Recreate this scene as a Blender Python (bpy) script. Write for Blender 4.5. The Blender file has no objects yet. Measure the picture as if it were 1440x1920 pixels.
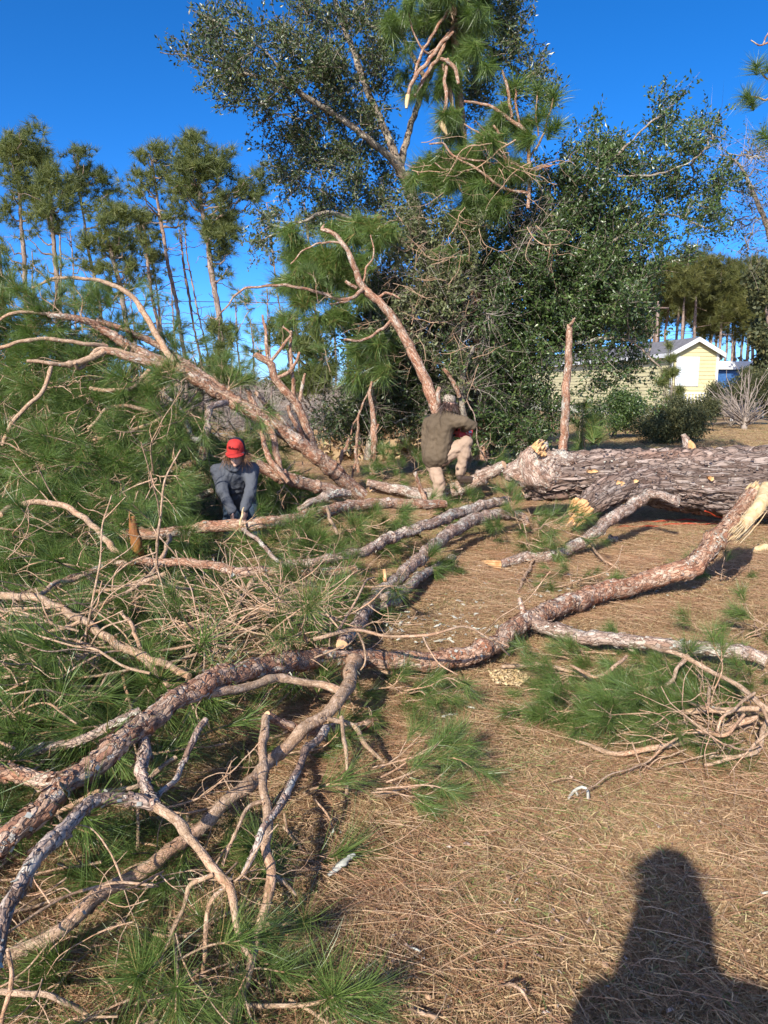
import bpy, bmesh, math, random
import numpy as np
from mathutils import Vector, Matrix, Quaternion, noise as mn

# ------------------------------------------------------------------ camera, sky, sun
SC = bpy.context.scene
COL = SC.collection
R = math.radians
rng = np.random.default_rng(7)
random.seed(7)
PITCH = R(9.4); CH = 1.6; F = 1387.0
cam_d = bpy.data.cameras.new('camera'); cam = bpy.data.objects.new('camera', cam_d); COL.objects.link(cam)
cam_d.sensor_fit = 'VERTICAL'; cam_d.sensor_height = 36.0; cam_d.lens = 26.0
cam_d.clip_start = 0.02; cam_d.clip_end = 3000
cam.location = (0, 0, CH); cam.rotation_euler = (R(90) - PITCH, 0, 0)
SC.camera = cam

SUN_EL = 31.7; SUN_AZ = 22.5          # light travels forward and 20.7 deg to the right
w = bpy.data.worlds.new('World'); SC.world = w; w.use_nodes = True
wn = w.node_tree.nodes; wl = w.node_tree.links
bg = wn['Background']; sky = wn.new('ShaderNodeTexSky'); sky.sky_type = 'NISHITA'
sky.sun_disc = False; sky.sun_elevation = R(SUN_EL)
sky.sun_rotation = R(180 + SUN_AZ)
sky.air_density = 0.42; sky.dust_density = 0.8; sky.ozone_density = 4.4; sky.altitude = 0
hs = wn.new('ShaderNodeHueSaturation'); hs.inputs['Saturation'].default_value = 1.26
hs.inputs['Hue'].default_value = 0.502; hs.inputs['Value'].default_value = 1.0
wl.new(sky.outputs[0], hs.inputs['Color']); wl.new(hs.outputs[0], bg.inputs[0])
bg.inputs[1].default_value = 0.15
sd = bpy.data.lights.new('sun', 'SUN'); sd.energy = 3.9; sd.angle = R(0.55); sd.color = (1.0, 0.93, 0.82)
so = bpy.data.objects.new('sun', sd); COL.objects.link(so)
ldir = Vector((math.sin(R(SUN_AZ)) * math.cos(R(SUN_EL)), math.cos(R(SUN_AZ)) * math.cos(R(SUN_EL)), -math.sin(R(SUN_EL))))
so.rotation_euler = ldir.to_track_quat('-Z', 'Y').to_euler(); so.location = (-3, -8, 8)
SC.view_settings.view_transform = 'Standard'; SC.view_settings.look = 'None'
SC.view_settings.gamma = 1.0; SC.view_settings.use_curve_mapping = False
SC.view_settings.exposure = 1.02
SC.cycles.max_bounces = 6; SC.cycles.diffuse_bounces = 3; SC.cycles.glossy_bounces = 2
SC.cycles.transparent_max_bounces = 8

# ------------------------------------------------------------------ where a sight line meets a depth or a height
def ray(px, py):
    x = (px - 720) / F; u = -(py - 960) / F
    return np.array([x, math.cos(PITCH) + u * math.sin(PITCH), -math.sin(PITCH) + u * math.cos(PITCH)])
def D(px, py, Y):
    d = ray(px, py); t = Y / d[1]
    return np.array([0, 0, CH]) + d * t, t / F
def G(px, py, h=0.0):
    d = ray(px, py); t = (h - CH) / d[2]
    return np.array([0, 0, CH]) + d * t, t / F
def path_h(L):      # (px, py, r_px, height)
    P = []; Rr = []
    for px, py, r, h in L:
        p, s = G(px, py, h); P.append(p); Rr.append(r * s)
    return np.array(P), np.array(Rr)
def path_d(L):      # (px, py, r_px, depth)
    P = []; Rr = []
    for px, py, r, y in L:
        p, s = D(px, py, y); P.append(p); Rr.append(r * s)
    return np.array(P), np.array(Rr)

# ------------------------------------------------------------------ naming
def tag(o, label=None, cat=None, group=None, kind=None):
    if label: o['label'] = label
    if cat: o['category'] = cat
    if group: o['group'] = group
    if kind: o['kind'] = kind
    return o
def empty(name, loc, label, cat, group=None):
    o = bpy.data.objects.new(name, None); COL.objects.link(o); o.location = tuple(loc); o.empty_display_size = 0.1
    return tag(o, label, cat, group)

# ------------------------------------------------------------------ mesh helpers (numpy)
class MB:
    def __init__(s): s.v = []; s.f = []; s.m = []; s.n = 0; s.a = []; s.bk = []
    def add(s, v, f, mi=0, var=None, bk=None):
        v = np.asarray(v, float); s.v.append(v)
        for g in (f if isinstance(f, list) else [f]):
            g = np.asarray(g, np.int64)
            if len(g): s.f.append(g + s.n); s.m.append(np.full(len(g), mi, np.int32))
        s.a.append(np.full(len(v), 0.5) if var is None else np.broadcast_to(np.asarray(var, float), (len(v),)))
        s.bk.append(v if bk is None else bk)
        s.n += len(v)
    def mesh(s, name, mats, origin=(0, 0, 0), smooth=True):
        V = np.concatenate(s.v) - np.asarray(origin, float)
        me = bpy.data.meshes.new(name)
        me.vertices.add(len(V)); me.vertices.foreach_set('co', V.astype(np.float32).ravel())
        loops = np.concatenate([g.ravel() for g in s.f]); tot = np.concatenate([np.full(len(g), g.shape[1]) for g in s.f])
        st = np.concatenate([[0], np.cumsum(tot)[:-1]])
        me.loops.add(len(loops)); me.loops.foreach_set('vertex_index', loops.astype(np.int32))
        me.polygons.add(len(tot)); me.polygons.foreach_set('loop_start', st.astype(np.int32))
        me.polygons.foreach_set('loop_total', tot.astype(np.int32))
        me.polygons.foreach_set('material_index', np.concatenate(s.m))
        me.polygons.foreach_set('use_smooth', np.full(len(tot), smooth))
        a = me.attributes.new('var', 'FLOAT', 'POINT'); a.data.foreach_set('value', np.concatenate(s.a).astype(np.float32))
        b = me.attributes.new('bk', 'FLOAT_VECTOR', 'POINT'); b.data.foreach_set('vector', np.concatenate(s.bk).astype(np.float32).ravel())
        for m in mats: me.materials.append(m)
        me.update(calc_edges=True)
        return me
    def obj(s, name, mats, parent=None, origin=None, smooth=True):
        """mesh built in world coordinates; origin = where the object's own origin sits"""
        o0 = np.zeros(3) if origin is None else np.asarray(origin, float)
        if origin is None and parent is not None: o0 = np.array(wloc(parent))
        me = s.mesh(name, mats if isinstance(mats, list) else [mats], o0, smooth)
        o = bpy.data.objects.new(name, me); COL.objects.link(o)
        if parent is not None:
            o.parent = parent; o.location = Vector(o0) - wloc(parent)
        else: o.location = Vector(o0)
        return o
def wloc(o):
    l = Vector(o.location)
    while o.parent is not None: o = o.parent; l = l + o.location
    return l

def catmull(P, n):
    P = np.asarray(P, float); k = len(P)
    if k < 3:
        t = np.linspace(0, 1, n)[:, None]; return P[0] * (1 - t) + P[-1] * t
    Q = np.vstack([2 * P[0] - P[1], P, 2 * P[-1] - P[-2]])
    seg = np.linalg.norm(np.diff(P, axis=0)[:, :3], axis=1) + 1e-9
    cum = np.concatenate([[0], np.cumsum(seg)]); s = np.linspace(0, cum[-1], n)
    i = np.clip(np.searchsorted(cum, s, 'right') - 1, 0, k - 2); t = ((s - cum[i]) / seg[i])[:, None]
    a, b, c, d = Q[i], Q[i + 1], Q[i + 2], Q[i + 3]
    return 0.5 * ((2 * b) + (-a + c) * t + (2 * a - 5 * b + 4 * c - d) * t ** 2 + (-a + 3 * b - 3 * c + d) * t ** 3)

def frames(C):
    T = np.gradient(C, axis=0); T /= np.linalg.norm(T, axis=1)[:, None] + 1e-12
    u = np.cross(T[0], [0, 0, 1.0])
    if np.linalg.norm(u) < 0.1: u = np.cross(T[0], [1.0, 0, 0])
    U = [u / np.linalg.norm(u)]
    for t in T[1:]:
        x = U[-1] - t * np.dot(U[-1], t); U.append(x / (np.linalg.norm(x) + 1e-12))
    U = np.array(U); return T, U, np.cross(T, U)

def tube(mb, P, Rr, ring=0.03, ns=10, mi=0, wob=0.0, rough=0.0, rsc=25.0, cap0=None, cap1=None, var=0.5, flakes=0, fl_mi=0, lichen=0, li_mi=0, knots=0, bs=0.45):
    """tapered tube through P; rough = depth of bark plates in metres"""
    P = np.asarray(P, float); Rr = np.asarray(Rr, float)
    L = np.linalg.norm(np.diff(P, axis=0), axis=1).sum(); n = max(3, int(L / ring) + 1)
    PR = catmull(np.hstack([P, Rr[:, None]]), n); C = PR[:, :3]; r = np.maximum(PR[:, 3], 0.0008)
    if wob:
        s0 = rng.random() * 100; s = np.linspace(0, L, n)
        for ax in range(3):
            C[:, ax] += wob * (np.sin(s * 5.1 / max(L, .4) * 2 + s0 + ax * 2.1) + 0.6 * np.sin(s * 23 + s0 * 1.7 + ax) + 0.5 * np.sign(np.sin(s * 11 + s0 * 3 + ax * 1.3)) * np.abs(np.sin(s * 11 + s0 * 3 + ax * 1.3)) ** .4) * np.minimum(1, np.minimum(s, L - s) * 6)
    if knots:
        for _ in range(int(knots * L)):
            c = rng.random() * L; s = np.linspace(0, L, n)
            r = r * (1 + (0.06 + 0.14 * rng.random()) * np.exp(-((s - c) / (0.015 + 0.02 * rng.random())) ** 2))
    T, U, W = frames(C)
    th = np.linspace(0, 2 * np.pi, ns, endpoint=False)
    c_, s_ = np.cos(th)[None, :, None], np.sin(th)[None, :, None]
    N = U[:, None] * c_ + W[:, None] * s_
    s = np.linspace(0, L, n); off = rng.random() * 50
    bk = np.stack([r[:, None] * np.cos(th)[None] + off, r[:, None] * np.sin(th)[None], np.repeat(s[:, None], ns, 1) * bs], -1)
    disp = np.zeros((n, ns))
    if rough:
        fb = bk.reshape(-1, 3); dd = np.empty(len(fb))
        for k, q in enumerate(fb):
            qv = Vector(q); qv = qv + mn.noise_vector(qv * rsc * .8) * (0.5 / rsc)
            d, _ = mn.voronoi(qv * rsc); e = d[1] - d[0]
            dd[k] = min(e, 0.35) / 0.35 * 0.8 + 0.5 * mn.noise(qv * rsc * 2.3) + 0.9 * mn.noise(qv * rsc * 0.3)
        disp = (dd.reshape(n, ns) - 0.5) * rough
    V = C[:, None] + N * (r[:, None, None] + disp[..., None])
    i = np.arange(n - 1)[:, None]; j = np.arange(ns)[None]; j2 = (j + 1) % ns
    Fq = np.stack([i * ns + j, i * ns + j2, (i + 1) * ns + j2, (i + 1) * ns + j], -1).reshape(-1, 4)
    mb.add(V.reshape(-1, 3), Fq, mi, var, bk.reshape(-1, 3))
    for end, cap in ((0, cap0), (n - 1, cap1)):
        ringv = V[end]; cen = ringv.mean(0); sg = -1 if end == 0 else 1
        vv = [cen + T[end] * r[end] * 0.06 * sg]; 
        rin = cen + (ringv - cen) * 0.6 + T[end] * r[end] * 0.05 * sg + rng.normal(0, r[end] * 0.05, (ns, 3))
        vv = np.vstack([ringv, rin, vv])
        a = np.arange(ns); b = (a + 1) % ns
        f1 = np.stack([a, b, b + ns, a + ns], -1); f2 = np.stack([a + ns, b + ns, np.full(ns, 2 * ns)], -1)
        mb.add(vv, [f1, f2], mi if cap is None else cap, 0.5)
    for cnt, fm, size, lift in ((flakes, fl_mi, 0.011, 0.25), (lichen * .6, li_mi, 0.007, 0.5)):
        m = int(cnt * L)
        if m <= 0: continue
        ii = rng.integers(1, n - 1, m); jj = rng.random(m) * 2 * np.pi
        if fm == li_mi and lichen:      # lichen gathers in clumps
            ph = rng.random() * 9; keep = (np.sin(ii * ring * 7 + ph) + np.sin(ii * ring * 17 + jj * 2)) > 0.2; ii = ii[keep]; jj = jj[keep]; m = len(ii)
            if m == 0: continue
        nn = U[ii] * np.cos(jj)[:, None] + W[ii] * np.sin(jj)[:, None]
        base = C[ii] + nn * (r[ii] + rough * 0.35)[:, None]
        tt = T[ii]; ww = np.cross(tt, nn)
        ang = rng.normal(0, 0.5, m)[:, None]; a1 = tt * np.cos(ang) + ww * np.sin(ang); a2 = -tt * np.sin(ang) + ww * np.cos(ang)
        sz = (size * (0.5 + rng.random(m) * 1.3) * np.minimum(1, r[ii] / .035 + .15))[:, None]; wz = sz * (0.35 + 0.5 * rng.random(m))[:, None]
        lf = (np.abs(rng.normal(0, lift, m)) + 0.12)[:, None]
        q0 = base - a1 * sz - a2 * wz; q1 = base - a1 * sz * .7 + a2 * wz
        q2 = base + a1 * sz + a2 * wz * .8 + nn * sz * lf; q3 = base + a1 * sz * .8 - a2 * wz + nn * sz * lf * 1.3
        vv = np.stack([q0, q1, q2, q3], 1).reshape(-1, 3); ff = np.arange(4 * m).reshape(-1, 4)
        mb.add(vv, ff, fm, np.repeat(rng.random(m), 4), vv * 1.0)
    return C, r

def rot_to(dirs, roll):
    """rotation matrices taking +Z to dirs with a roll"""
    d = dirs / (np.linalg.norm(dirs, axis=1)[:, None] + 1e-12)
    a = np.where(np.abs(d[:, 2:3]) > 0.95, np.array([[1.0, 0, 0]]), np.array([[0, 0, 1.0]]))
    x = np.cross(a, d); x /= np.linalg.norm(x, axis=1)[:, None]; y = np.cross(d, x)
    c, s = np.cos(roll)[:, None], np.sin(roll)[:, None]
    X = x * c + y * s; Y = -x * s + y * c
    return np.stack([X, Y, d], -1)

class Var: pass
def mb_var(mb):
    v = Var(); v.v = np.concatenate(mb.v); v.f = mb.f; v.m = mb.m; v.a = np.concatenate(mb.a); return v
def stack(mb, variants, pos, dirs, scl, vary=0.0):
    pos = np.asarray(pos); n = len(pos); k = rng.integers(0, len(variants), n)
    M = rot_to(np.asarray(dirs, float), rng.random(n) * 6.283) * np.asarray(scl)[:, None, None]
    for q, var in enumerate(variants):
        idx = np.nonzero(k == q)[0]
        if not len(idx): continue
        V = np.einsum('nij,vj->nvi', M[idx], var.v) + pos[idx][:, None]
        nv = len(var.v); a = (var.a[None] + rng.normal(0, vary, (len(idx), 1))).clip(0, 1)
        base = mb.n
        mb.v.append(V.reshape(-1, 3)); mb.a.append(a.reshape(-1)); mb.bk.append(V.reshape(-1, 3)); mb.n += nv * len(idx)
        offs = base + np.arange(len(idx)) * nv
        for g, m in zip(var.f, var.m):
            mb.f.append((g[None] + offs[:, None, None]).reshape(-1, g.shape[1])); mb.m.append(np.tile(m, len(idx)))

def box(mb, c, s, rz=0.0, mi=0, var=0.5):
    c = np.asarray(c, float); s = np.asarray(s, float) / 2
    v = np.array([[x, y, z] for x in (-1, 1) for y in (-1, 1) for z in (-1, 1)]) * s
    cr, sr = math.cos(rz), math.sin(rz); v = v @ np.array([[cr, sr, 0], [-sr, cr, 0], [0, 0, 1]]) + c
    f = np.array([[0, 1, 3, 2], [4, 6, 7, 5], [0, 4, 5, 1], [2, 3, 7, 6], [0, 2, 6, 4], [1, 5, 7, 3]])
    mb.add(v, f, mi, var)

# ------------------------------------------------------------------ materials
def mat(name, rough=0.8, spec=0.3):
    m = bpy.data.materials.new(name); m.use_nodes = True; nt = m.node_tree
    b = nt.nodes['Principled BSDF']; b.inputs['Roughness'].default_value = rough; b.inputs['Specular IOR Level'].default_value = spec
    return m, nt, b
def nd(nt, t, **k):
    n = nt.nodes.new('ShaderNode' + t)
    for a, v in k.items():
        if a in n.inputs.keys(): n.inputs[a].default_value = v
        else: setattr(n, a, v)
    return n
def ramp(nt, stops, src=None, interp='LINEAR'):
    n = nt.nodes.new('ShaderNodeValToRGB'); n.color_ramp.interpolation = interp
    e = n.color_ramp.elements
    while len(e) < len(stops): e.new(0.5)
    for x, (p, c) in zip(e, stops): x.position = p; x.color = (*c, 1) if len(c) == 3 else c
    if src is not None: nt.links.new(src, n.inputs[0])
    return n
def mixc(nt, fac, a, b, mode='MIX'):
    n = nt.nodes.new('ShaderNodeMix'); n.data_type = 'RGBA'; n.blend_type = mode
    for s, v in ((0, fac), (6, a), (7, b)):
        if isinstance(v, bpy.types.NodeSocket): nt.links.new(v, n.inputs[s])
        elif s == 0: n.inputs[0].default_value = v
        else: n.inputs[s].default_value = (*v, 1)
    return n.outputs[2]
def attr(nt, name, out='Fac'):
    n = nt.nodes.new('ShaderNodeAttribute'); n.attribute_name = name; return n.outputs[out]
def g3(v): return (v, v, v)

def bark_mat(name, cols, crack, lich, lich_amt, scale=38.0, bump=0.6):
    m, nt, b = mat(name, 0.88, 0.18); L = nt.links
    co = attr(nt, 'bk', 'Vector')
    wz = nd(nt, 'TexNoise'); wz.inputs['Scale'].default_value = scale * 0.8; wz.inputs['Detail'].default_value = 3; L.new(co, wz.inputs['Vector'])
    wa = nd(nt, 'VectorMath', operation='MULTIPLY_ADD'); L.new(wz.outputs['Color'], wa.inputs[0]); wa.inputs[1].default_value = (1.9 / scale,) * 3; L.new(co, wa.inputs[2]); co = wa.outputs[0]
    vo = nd(nt, 'TexVoronoi', feature='DISTANCE_TO_EDGE'); vo.inputs['Scale'].default_value = scale; L.new(co, vo.inputs['Vector'])
    vc = nd(nt, 'TexVoronoi'); vc.inputs['Scale'].default_value = scale; L.new(co, vc.inputs['Vector'])
    no = nd(nt, 'TexNoise'); no.inputs['Scale'].default_value = scale * 0.35; no.inputs['Detail'].default_value = 8; L.new(co, no.inputs['Vector'])
    nf = nd(nt, 'TexNoise'); nf.inputs['Scale'].default_value = scale * 3.5; nf.inputs['Detail'].default_value = 6; L.new(co, nf.inputs['Vector'])
    sep = nd(nt, 'SeparateColor'); L.new(vc.outputs['Color'], sep.inputs[0])
    ad = nd(nt, 'Math', operation='ADD'); L.new(sep.outputs[0], ad.inputs[0]); L.new(no.outputs[0], ad.inputs[1])
    hf = nd(nt, 'Math', operation='MULTIPLY'); L.new(ad.outputs[0], hf.inputs[0]); hf.inputs[1].default_value = 0.55
    cr = ramp(nt, [(0.15 + 0.7 * i / (len(cols) - 1), c) for i, c in enumerate(cols)], hf.outputs[0])
    c1 = mixc(nt, 0.55, cr.outputs[0], ramp(nt, [(0.3, g3(0.45)), (0.7, g3(1.3))], nf.outputs[0]).outputs[0], 'MULTIPLY')
    nl = nd(nt, 'TexNoise'); nl.inputs['Scale'].default_value = scale * 0.22; nl.inputs['Detail'].default_value = 10; nl.inputs['Roughness'].default_value = 0.7
    L.new(co, nl.inputs['Vector'])
    lm = ramp(nt, [(lich_amt, g3(0)), (lich_amt + 0.05, g3(1))], nl.outputs[0])
    c2 = mixc(nt, lm.outputs[0], c1, lich)
    nv = nd(nt, 'TexNoise'); nv.inputs['Scale'].default_value = scale * 0.1; nv.inputs['Detail'].default_value = 5; L.new(co, nv.inputs['Vector'])
    c2 = mixc(nt, 1.0, c2, ramp(nt, [(0.35, (0.88, 0.85, 0.83)), (0.5, (1.06, 1.0, 0.96)), (0.65, (1.16, 0.96, 0.86))], nv.outputs[0]).outputs[0], 'MULTIPLY')
    em = ramp(nt, [(0.0, g3(0)), (0.06, g3(1))], vo.outputs['Distance'])
    c3 = mixc(nt, em.outputs[0], crack, c2)
    L.new(c3, b.inputs['Base Color'])
    h = nd(nt, 'Math', operation='ADD'); L.new(ramp(nt, [(0, g3(0)), (0.22, g3(1))], vo.outputs['Distance']).outputs[0], h.inputs[0]); L.new(nf.outputs[0], h.inputs[1])
    bp = nd(nt, 'Bump'); bp.inputs['Strength'].default_value = bump; bp.inputs['Distance'].default_value = 0.012
    L.new(h.outputs[0], bp.inputs['Height']); L.new(bp.outputs[0], b.inputs['Normal'])
    return m
M = {}
M['bark'] = bark_mat('red_pine_bark', [(0.18, 0.085, 0.05), (0.34, 0.185, 0.12), (0.42, 0.29, 0.205), (0.53, 0.42, 0.33)], (0.08, 0.04, 0.025), (0.52, 0.50, 0.43), 0.57, scale=46)
M['bark_grey'] = bark_mat('grey_pine_bark', [(0.17, 0.11, 0.08), (0.31, 0.22, 0.17), (0.43, 0.34, 0.28), (0.55, 0.48, 0.41)], (0.06, 0.035, 0.028), (0.56, 0.54, 0.46), 0.54, scale=46)
M['trunk_bark'] = bark_mat('furrowed_trunk_bark', [(0.105, 0.072, 0.058), (0.19, 0.14, 0.115), (0.275, 0.22, 0.19), (0.38, 0.325, 0.29)], (0.04, 0.024, 0.02), (0.46, 0.44, 0.40), 0.62, scale=32.0, bump=1.0)
M['twig'] = bark_mat('tan_twig_bark', [(0.24, 0.16, 0.10), (0.42, 0.30, 0.20), (0.54, 0.41, 0.30)], (0.15, 0.09, 0.055), (0.52, 0.50, 0.42), 0.68, scale=90.0, bump=0.3)
M['far_bark'] = bark_mat('far_pine_bark', [(0.17, 0.125, 0.10), (0.27, 0.21, 0.175), (0.36, 0.30, 0.26)], (0.10, 0.07, 0.055), (0.36, 0.33, 0.30), 0.7, scale=6.0, bump=0.5)
M['oak_bark'] = bark_mat('lichen_oak_bark', [(0.16, 0.14, 0.115), (0.25, 0.22, 0.18), (0.34, 0.31, 0.25)], (0.07, 0.06, 0.05), (0.45, 0.46, 0.38), 0.56, scale=30.0, bump=0.5)

def leaf_mat(name, stops, rough, spec, trans, tcol, objvar=0.25):
    m, nt, b = mat(name, rough, spec); L = nt.links
    oi = nd(nt, 'ObjectInfo'); va = attr(nt, 'var')
    ad = nd(nt, 'Math', operation='MULTIPLY_ADD'); L.new(oi.outputs['Random'], ad.inputs[0]); ad.inputs[1].default_value = objvar; L.new(va, ad.inputs[2])
    sb = nd(nt, 'Math', operation='SUBTRACT'); L.new(ad.outputs[0], sb.inputs[0]); sb.inputs[1].default_value = objvar / 2
    cr = ramp(nt, stops, sb.outputs[0]); L.new(cr.outputs[0], b.inputs['Base Color'])
    tr = nd(nt, 'BsdfTranslucent'); L.new(mixc(nt, 1.0, cr.outputs[0], tcol, 'MULTIPLY'), tr.inputs[0])
    mx = nd(nt, 'MixShader'); mx.inputs[0].default_value = trans
    L.new(b.outputs[0], mx.inputs[1]); L.new(tr.outputs[0], mx.inputs[2]); L.new(mx.outputs[0], nt.nodes['Material Output'].inputs[0])
    return m
M['needle'] = leaf_mat('green_pine_needles', [(0.0, (0.058, 0.092, 0.024)), (0.5, (0.118, 0.185, 0.044)), (0.9, (0.21, 0.285, 0.085)), (1.0, (0.32, 0.22, 0.09))], 0.36, 0.5, 0.25, (1.4, 1.6, 0.7))
M['far_needle'] = leaf_mat('far_pine_needles', [(0.0, (0.045, 0.066, 0.02)), (0.5, (0.105, 0.13, 0.036)), (1.0, (0.21, 0.22, 0.065))], 0.5, 0.35, 0.25, (1.3, 1.4, 0.6))
M['olive_needle'] = leaf_mat('olive_pine_needles', [(0.0, (0.05, 0.062, 0.018)), (0.5, (0.10, 0.11, 0.030)), (1.0, (0.17, 0.16, 0.048))], 0.5, 0.3, 0.25, (1.3, 1.3, 0.6))
M['oak_leaf'] = leaf_mat('dark_oak_leaves', [(0.0, (0.026, 0.038, 0.014)), (0.5, (0.055, 0.080, 0.027)), (0.85, (0.10, 0.13, 0.045)), (1.0, (0.15, 0.13, 0.05))], 0.36, 0.5, 0.16, (1.3, 1.6, 0.6))
M['under_leaf'] = leaf_mat('glossy_understorey_leaves', [(0.0, (0.028, 0.050, 0.015)), (0.5, (0.068, 0.112, 0.030)), (0.85, (0.125, 0.18, 0.050)), (1.0, (0.25, 0.25, 0.09))], 0.36, 0.55, 0.18, (1.3, 1.6, 0.6))
M['light_leaf'] = leaf_mat('pale_olive_vine_leaves', [(0.0, (0.06, 0.075, 0.03)), (0.5, (0.13, 0.15, 0.06)), (1.0, (0.26, 0.26, 0.13))], 0.45, 0.4, 0.2, (1.2, 1.4, 0.7))
M['bush_leaf'] = leaf_mat('dull_bush_leaves', [(0.0, (0.035, 0.045, 0.020)), (0.5, (0.075, 0.085, 0.035)), (1.0, (0.16, 0.14, 0.055))], 0.6, 0.3, 0.2, (1.2, 1.3, 0.7))
M['grey_twig'] = leaf_mat('grey_bare_twigs', [(0.0, (0.17, 0.13, 0.11)), (0.5, (0.28, 0.23, 0.19)), (1.0, (0.38, 0.33, 0.29))], 0.85, 0.15, 0.0, (1, 1, 1))
M['grass'] = leaf_mat('dry_tan_grass', [(0.0, (0.21, 0.12, 0.06)), (0.4, (0.42, 0.275, 0.15)), (0.75, (0.60, 0.44, 0.26)), (0.88, (0.46, 0.42, 0.20)), (1.0, (0.15, 0.21, 0.055))], 0.6, 0.25, 0.25, (1.1, 1.1, 0.8), 0.1)
M['straw'] = leaf_mat('fallen_pine_straw', [(0.0, (0.24, 0.11, 0.055)), (0.5, (0.42, 0.235, 0.13)), (1.0, (0.58, 0.42, 0.26))], 0.5, 0.4, 0.1, (1, 1, 1), 0.1)
def wood_mat(name, c1, c2):
    m, nt, b = mat(name, 0.7, 0.25); L = nt.links
    tc = nd(nt, 'TexCoord'); n = nd(nt, 'TexNoise'); n.inputs['Scale'].default_value = 22; n.inputs['Detail'].default_value = 8
    mp = nd(nt, 'Mapping'); mp.inputs['Scale'].default_value = (1, 1, 0.4); L.new(tc.outputs['Object'], mp.inputs[0]); L.new(mp.outputs[0], n.inputs['Vector'])
    L.new(ramp(nt, [(0.35, c1), (0.65, c2)], n.outputs[0]).outputs[0], b.inputs['Base Color'])
    bp = nd(nt, 'Bump'); bp.inputs['Strength'].default_value = 0.5; bp.inputs['Distance'].default_value = 0.01; L.new(n.outputs[0], bp.inputs['Height']); L.new(bp.outputs[0], b.inputs['Normal'])
    return m
M['wood'] = wood_mat('torn_orange_wood', (0.46, 0.22, 0.08), (0.66, 0.42, 0.21))
M['pale_wood'] = wood_mat('fresh_pale_wood', (0.52, 0.36, 0.17), (0.64, 0.50, 0.30))
M['lichen'] = wood_mat('pale_lichen', (0.34, 0.34, 0.27), (0.54, 0.53, 0.45))
M['cut'] = wood_mat('sawn_end_wood', (0.52, 0.28, 0.15), (0.70, 0.47, 0.28))
M['dark_wood'] = wood_mat('resin_dark_wood', (0.07, 0.025, 0.012), (0.34, 0.14, 0.04))
def plain(name, c, rough=0.7, spec=0.3, nscale=0, amt=0.25, bump=0.0, bscale=60, metal=0.0):
    m, nt, b = mat(name, rough, spec); L = nt.links; b.inputs['Metallic'].default_value = metal
    tc = nd(nt, 'TexCoord'); n = nd(nt, 'TexNoise'); n.inputs['Scale'].default_value = nscale or 8; n.inputs['Detail'].default_value = 6; L.new(tc.outputs['Object'], n.inputs['Vector'])
    lo = tuple(x * (1 - amt) for x in c); hi = tuple(min(1, x * (1 + amt)) for x in c)
    L.new(ramp(nt, [(0.3, lo), (0.7, hi)], n.outputs[0]).outputs[0], b.inputs['Base Color'])
    if bump:
        n2 = nd(nt, 'TexNoise'); n2.inputs['Scale'].default_value = bscale; n2.inputs['Detail'].default_value = 4; L.new(tc.outputs['Object'], n2.inputs['Vector'])
        bp = nd(nt, 'Bump'); bp.inputs['Strength'].default_value = bump; bp.inputs['Distance'].default_value = 0.02; L.new(n2.outputs[0], bp.inputs['Height']); L.new(bp.outputs[0], b.inputs['Normal'])
    return m

# ------------------------------------------------------------------ the ground
def gh(x, y):
    return 0.018 * np.sin(x * 1.3 + 0.4) * np.cos(y * 0.9) + 0.012 * np.sin(x * 2.9 + y * 2.3)
def ground_mat():
    m, nt, b = mat('lawn_soil', 0.95, 0.1); L = nt.links
    tc = nd(nt, 'TexCoord')
    n1 = nd(nt, 'TexNoise'); n1.inputs['Scale'].default_value = 0.35; n1.inputs['Detail'].default_value = 8; L.new(tc.outputs['Object'], n1.inputs['Vector'])
    n2 = nd(nt, 'TexNoise'); n2.inputs['Scale'].default_value = 45; n2.inputs['Detail'].default_value = 10; n2.inputs['Roughness'].default_value = 0.7; L.new(tc.outputs['Object'], n2.inputs['Vector'])
    c1 = ramp(nt, [(0.35, (0.26, 0.165, 0.095)), (0.55, (0.35, 0.25, 0.145)), (0.72, (0.26, 0.24, 0.11))], n1.outputs[0])
    c2 = ramp(nt, [(0.3, g3(0.55)), (0.7, g3(1.25))], n2.outputs[0])
    L.new(mixc(nt, 0.8, c1.outputs[0], c2.outputs[0], 'MULTIPLY'), b.inputs['Base Color'])
    bp = nd(nt, 'Bump'); bp.inputs['Strength'].default_value = 0.9; bp.inputs['Distance'].default_value = 0.03; L.new(n2.outputs[0], bp.inputs['Height']); L.new(bp.outputs[0], b.inputs['Normal'])
    return m
def make_ground():
    xs = np.concatenate([-np.geomspace(1500, 14, 14), np.linspace(-13, 13, 105), np.geomspace(14, 1500, 14)])
    ys = np.concatenate([-np.geomspace(400, 5, 8), np.linspace(-4, 20, 97), np.geomspace(21, 2000, 18)])
    X, Y = np.meshgrid(xs, ys); Z = gh(X, Y) * (np.abs(X) < 14) * (np.abs(Y) < 20)
    nx, ny = len(xs), len(ys); i, j = np.meshgrid(np.arange(ny - 1), np.arange(nx - 1), indexing='ij'); a = i * nx + j
    f = np.stack([a, a + 1, a + nx + 1, a + nx], -1).reshape(-1, 4)
    mb = MB(); mb.add(np.stack([X, Y, Z], -1).reshape(-1, 3), f)
    tag(mb.obj('ground', ground_mat()), kind='structure', label='dry brown lawn littered with pine straw')
make_ground()

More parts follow.
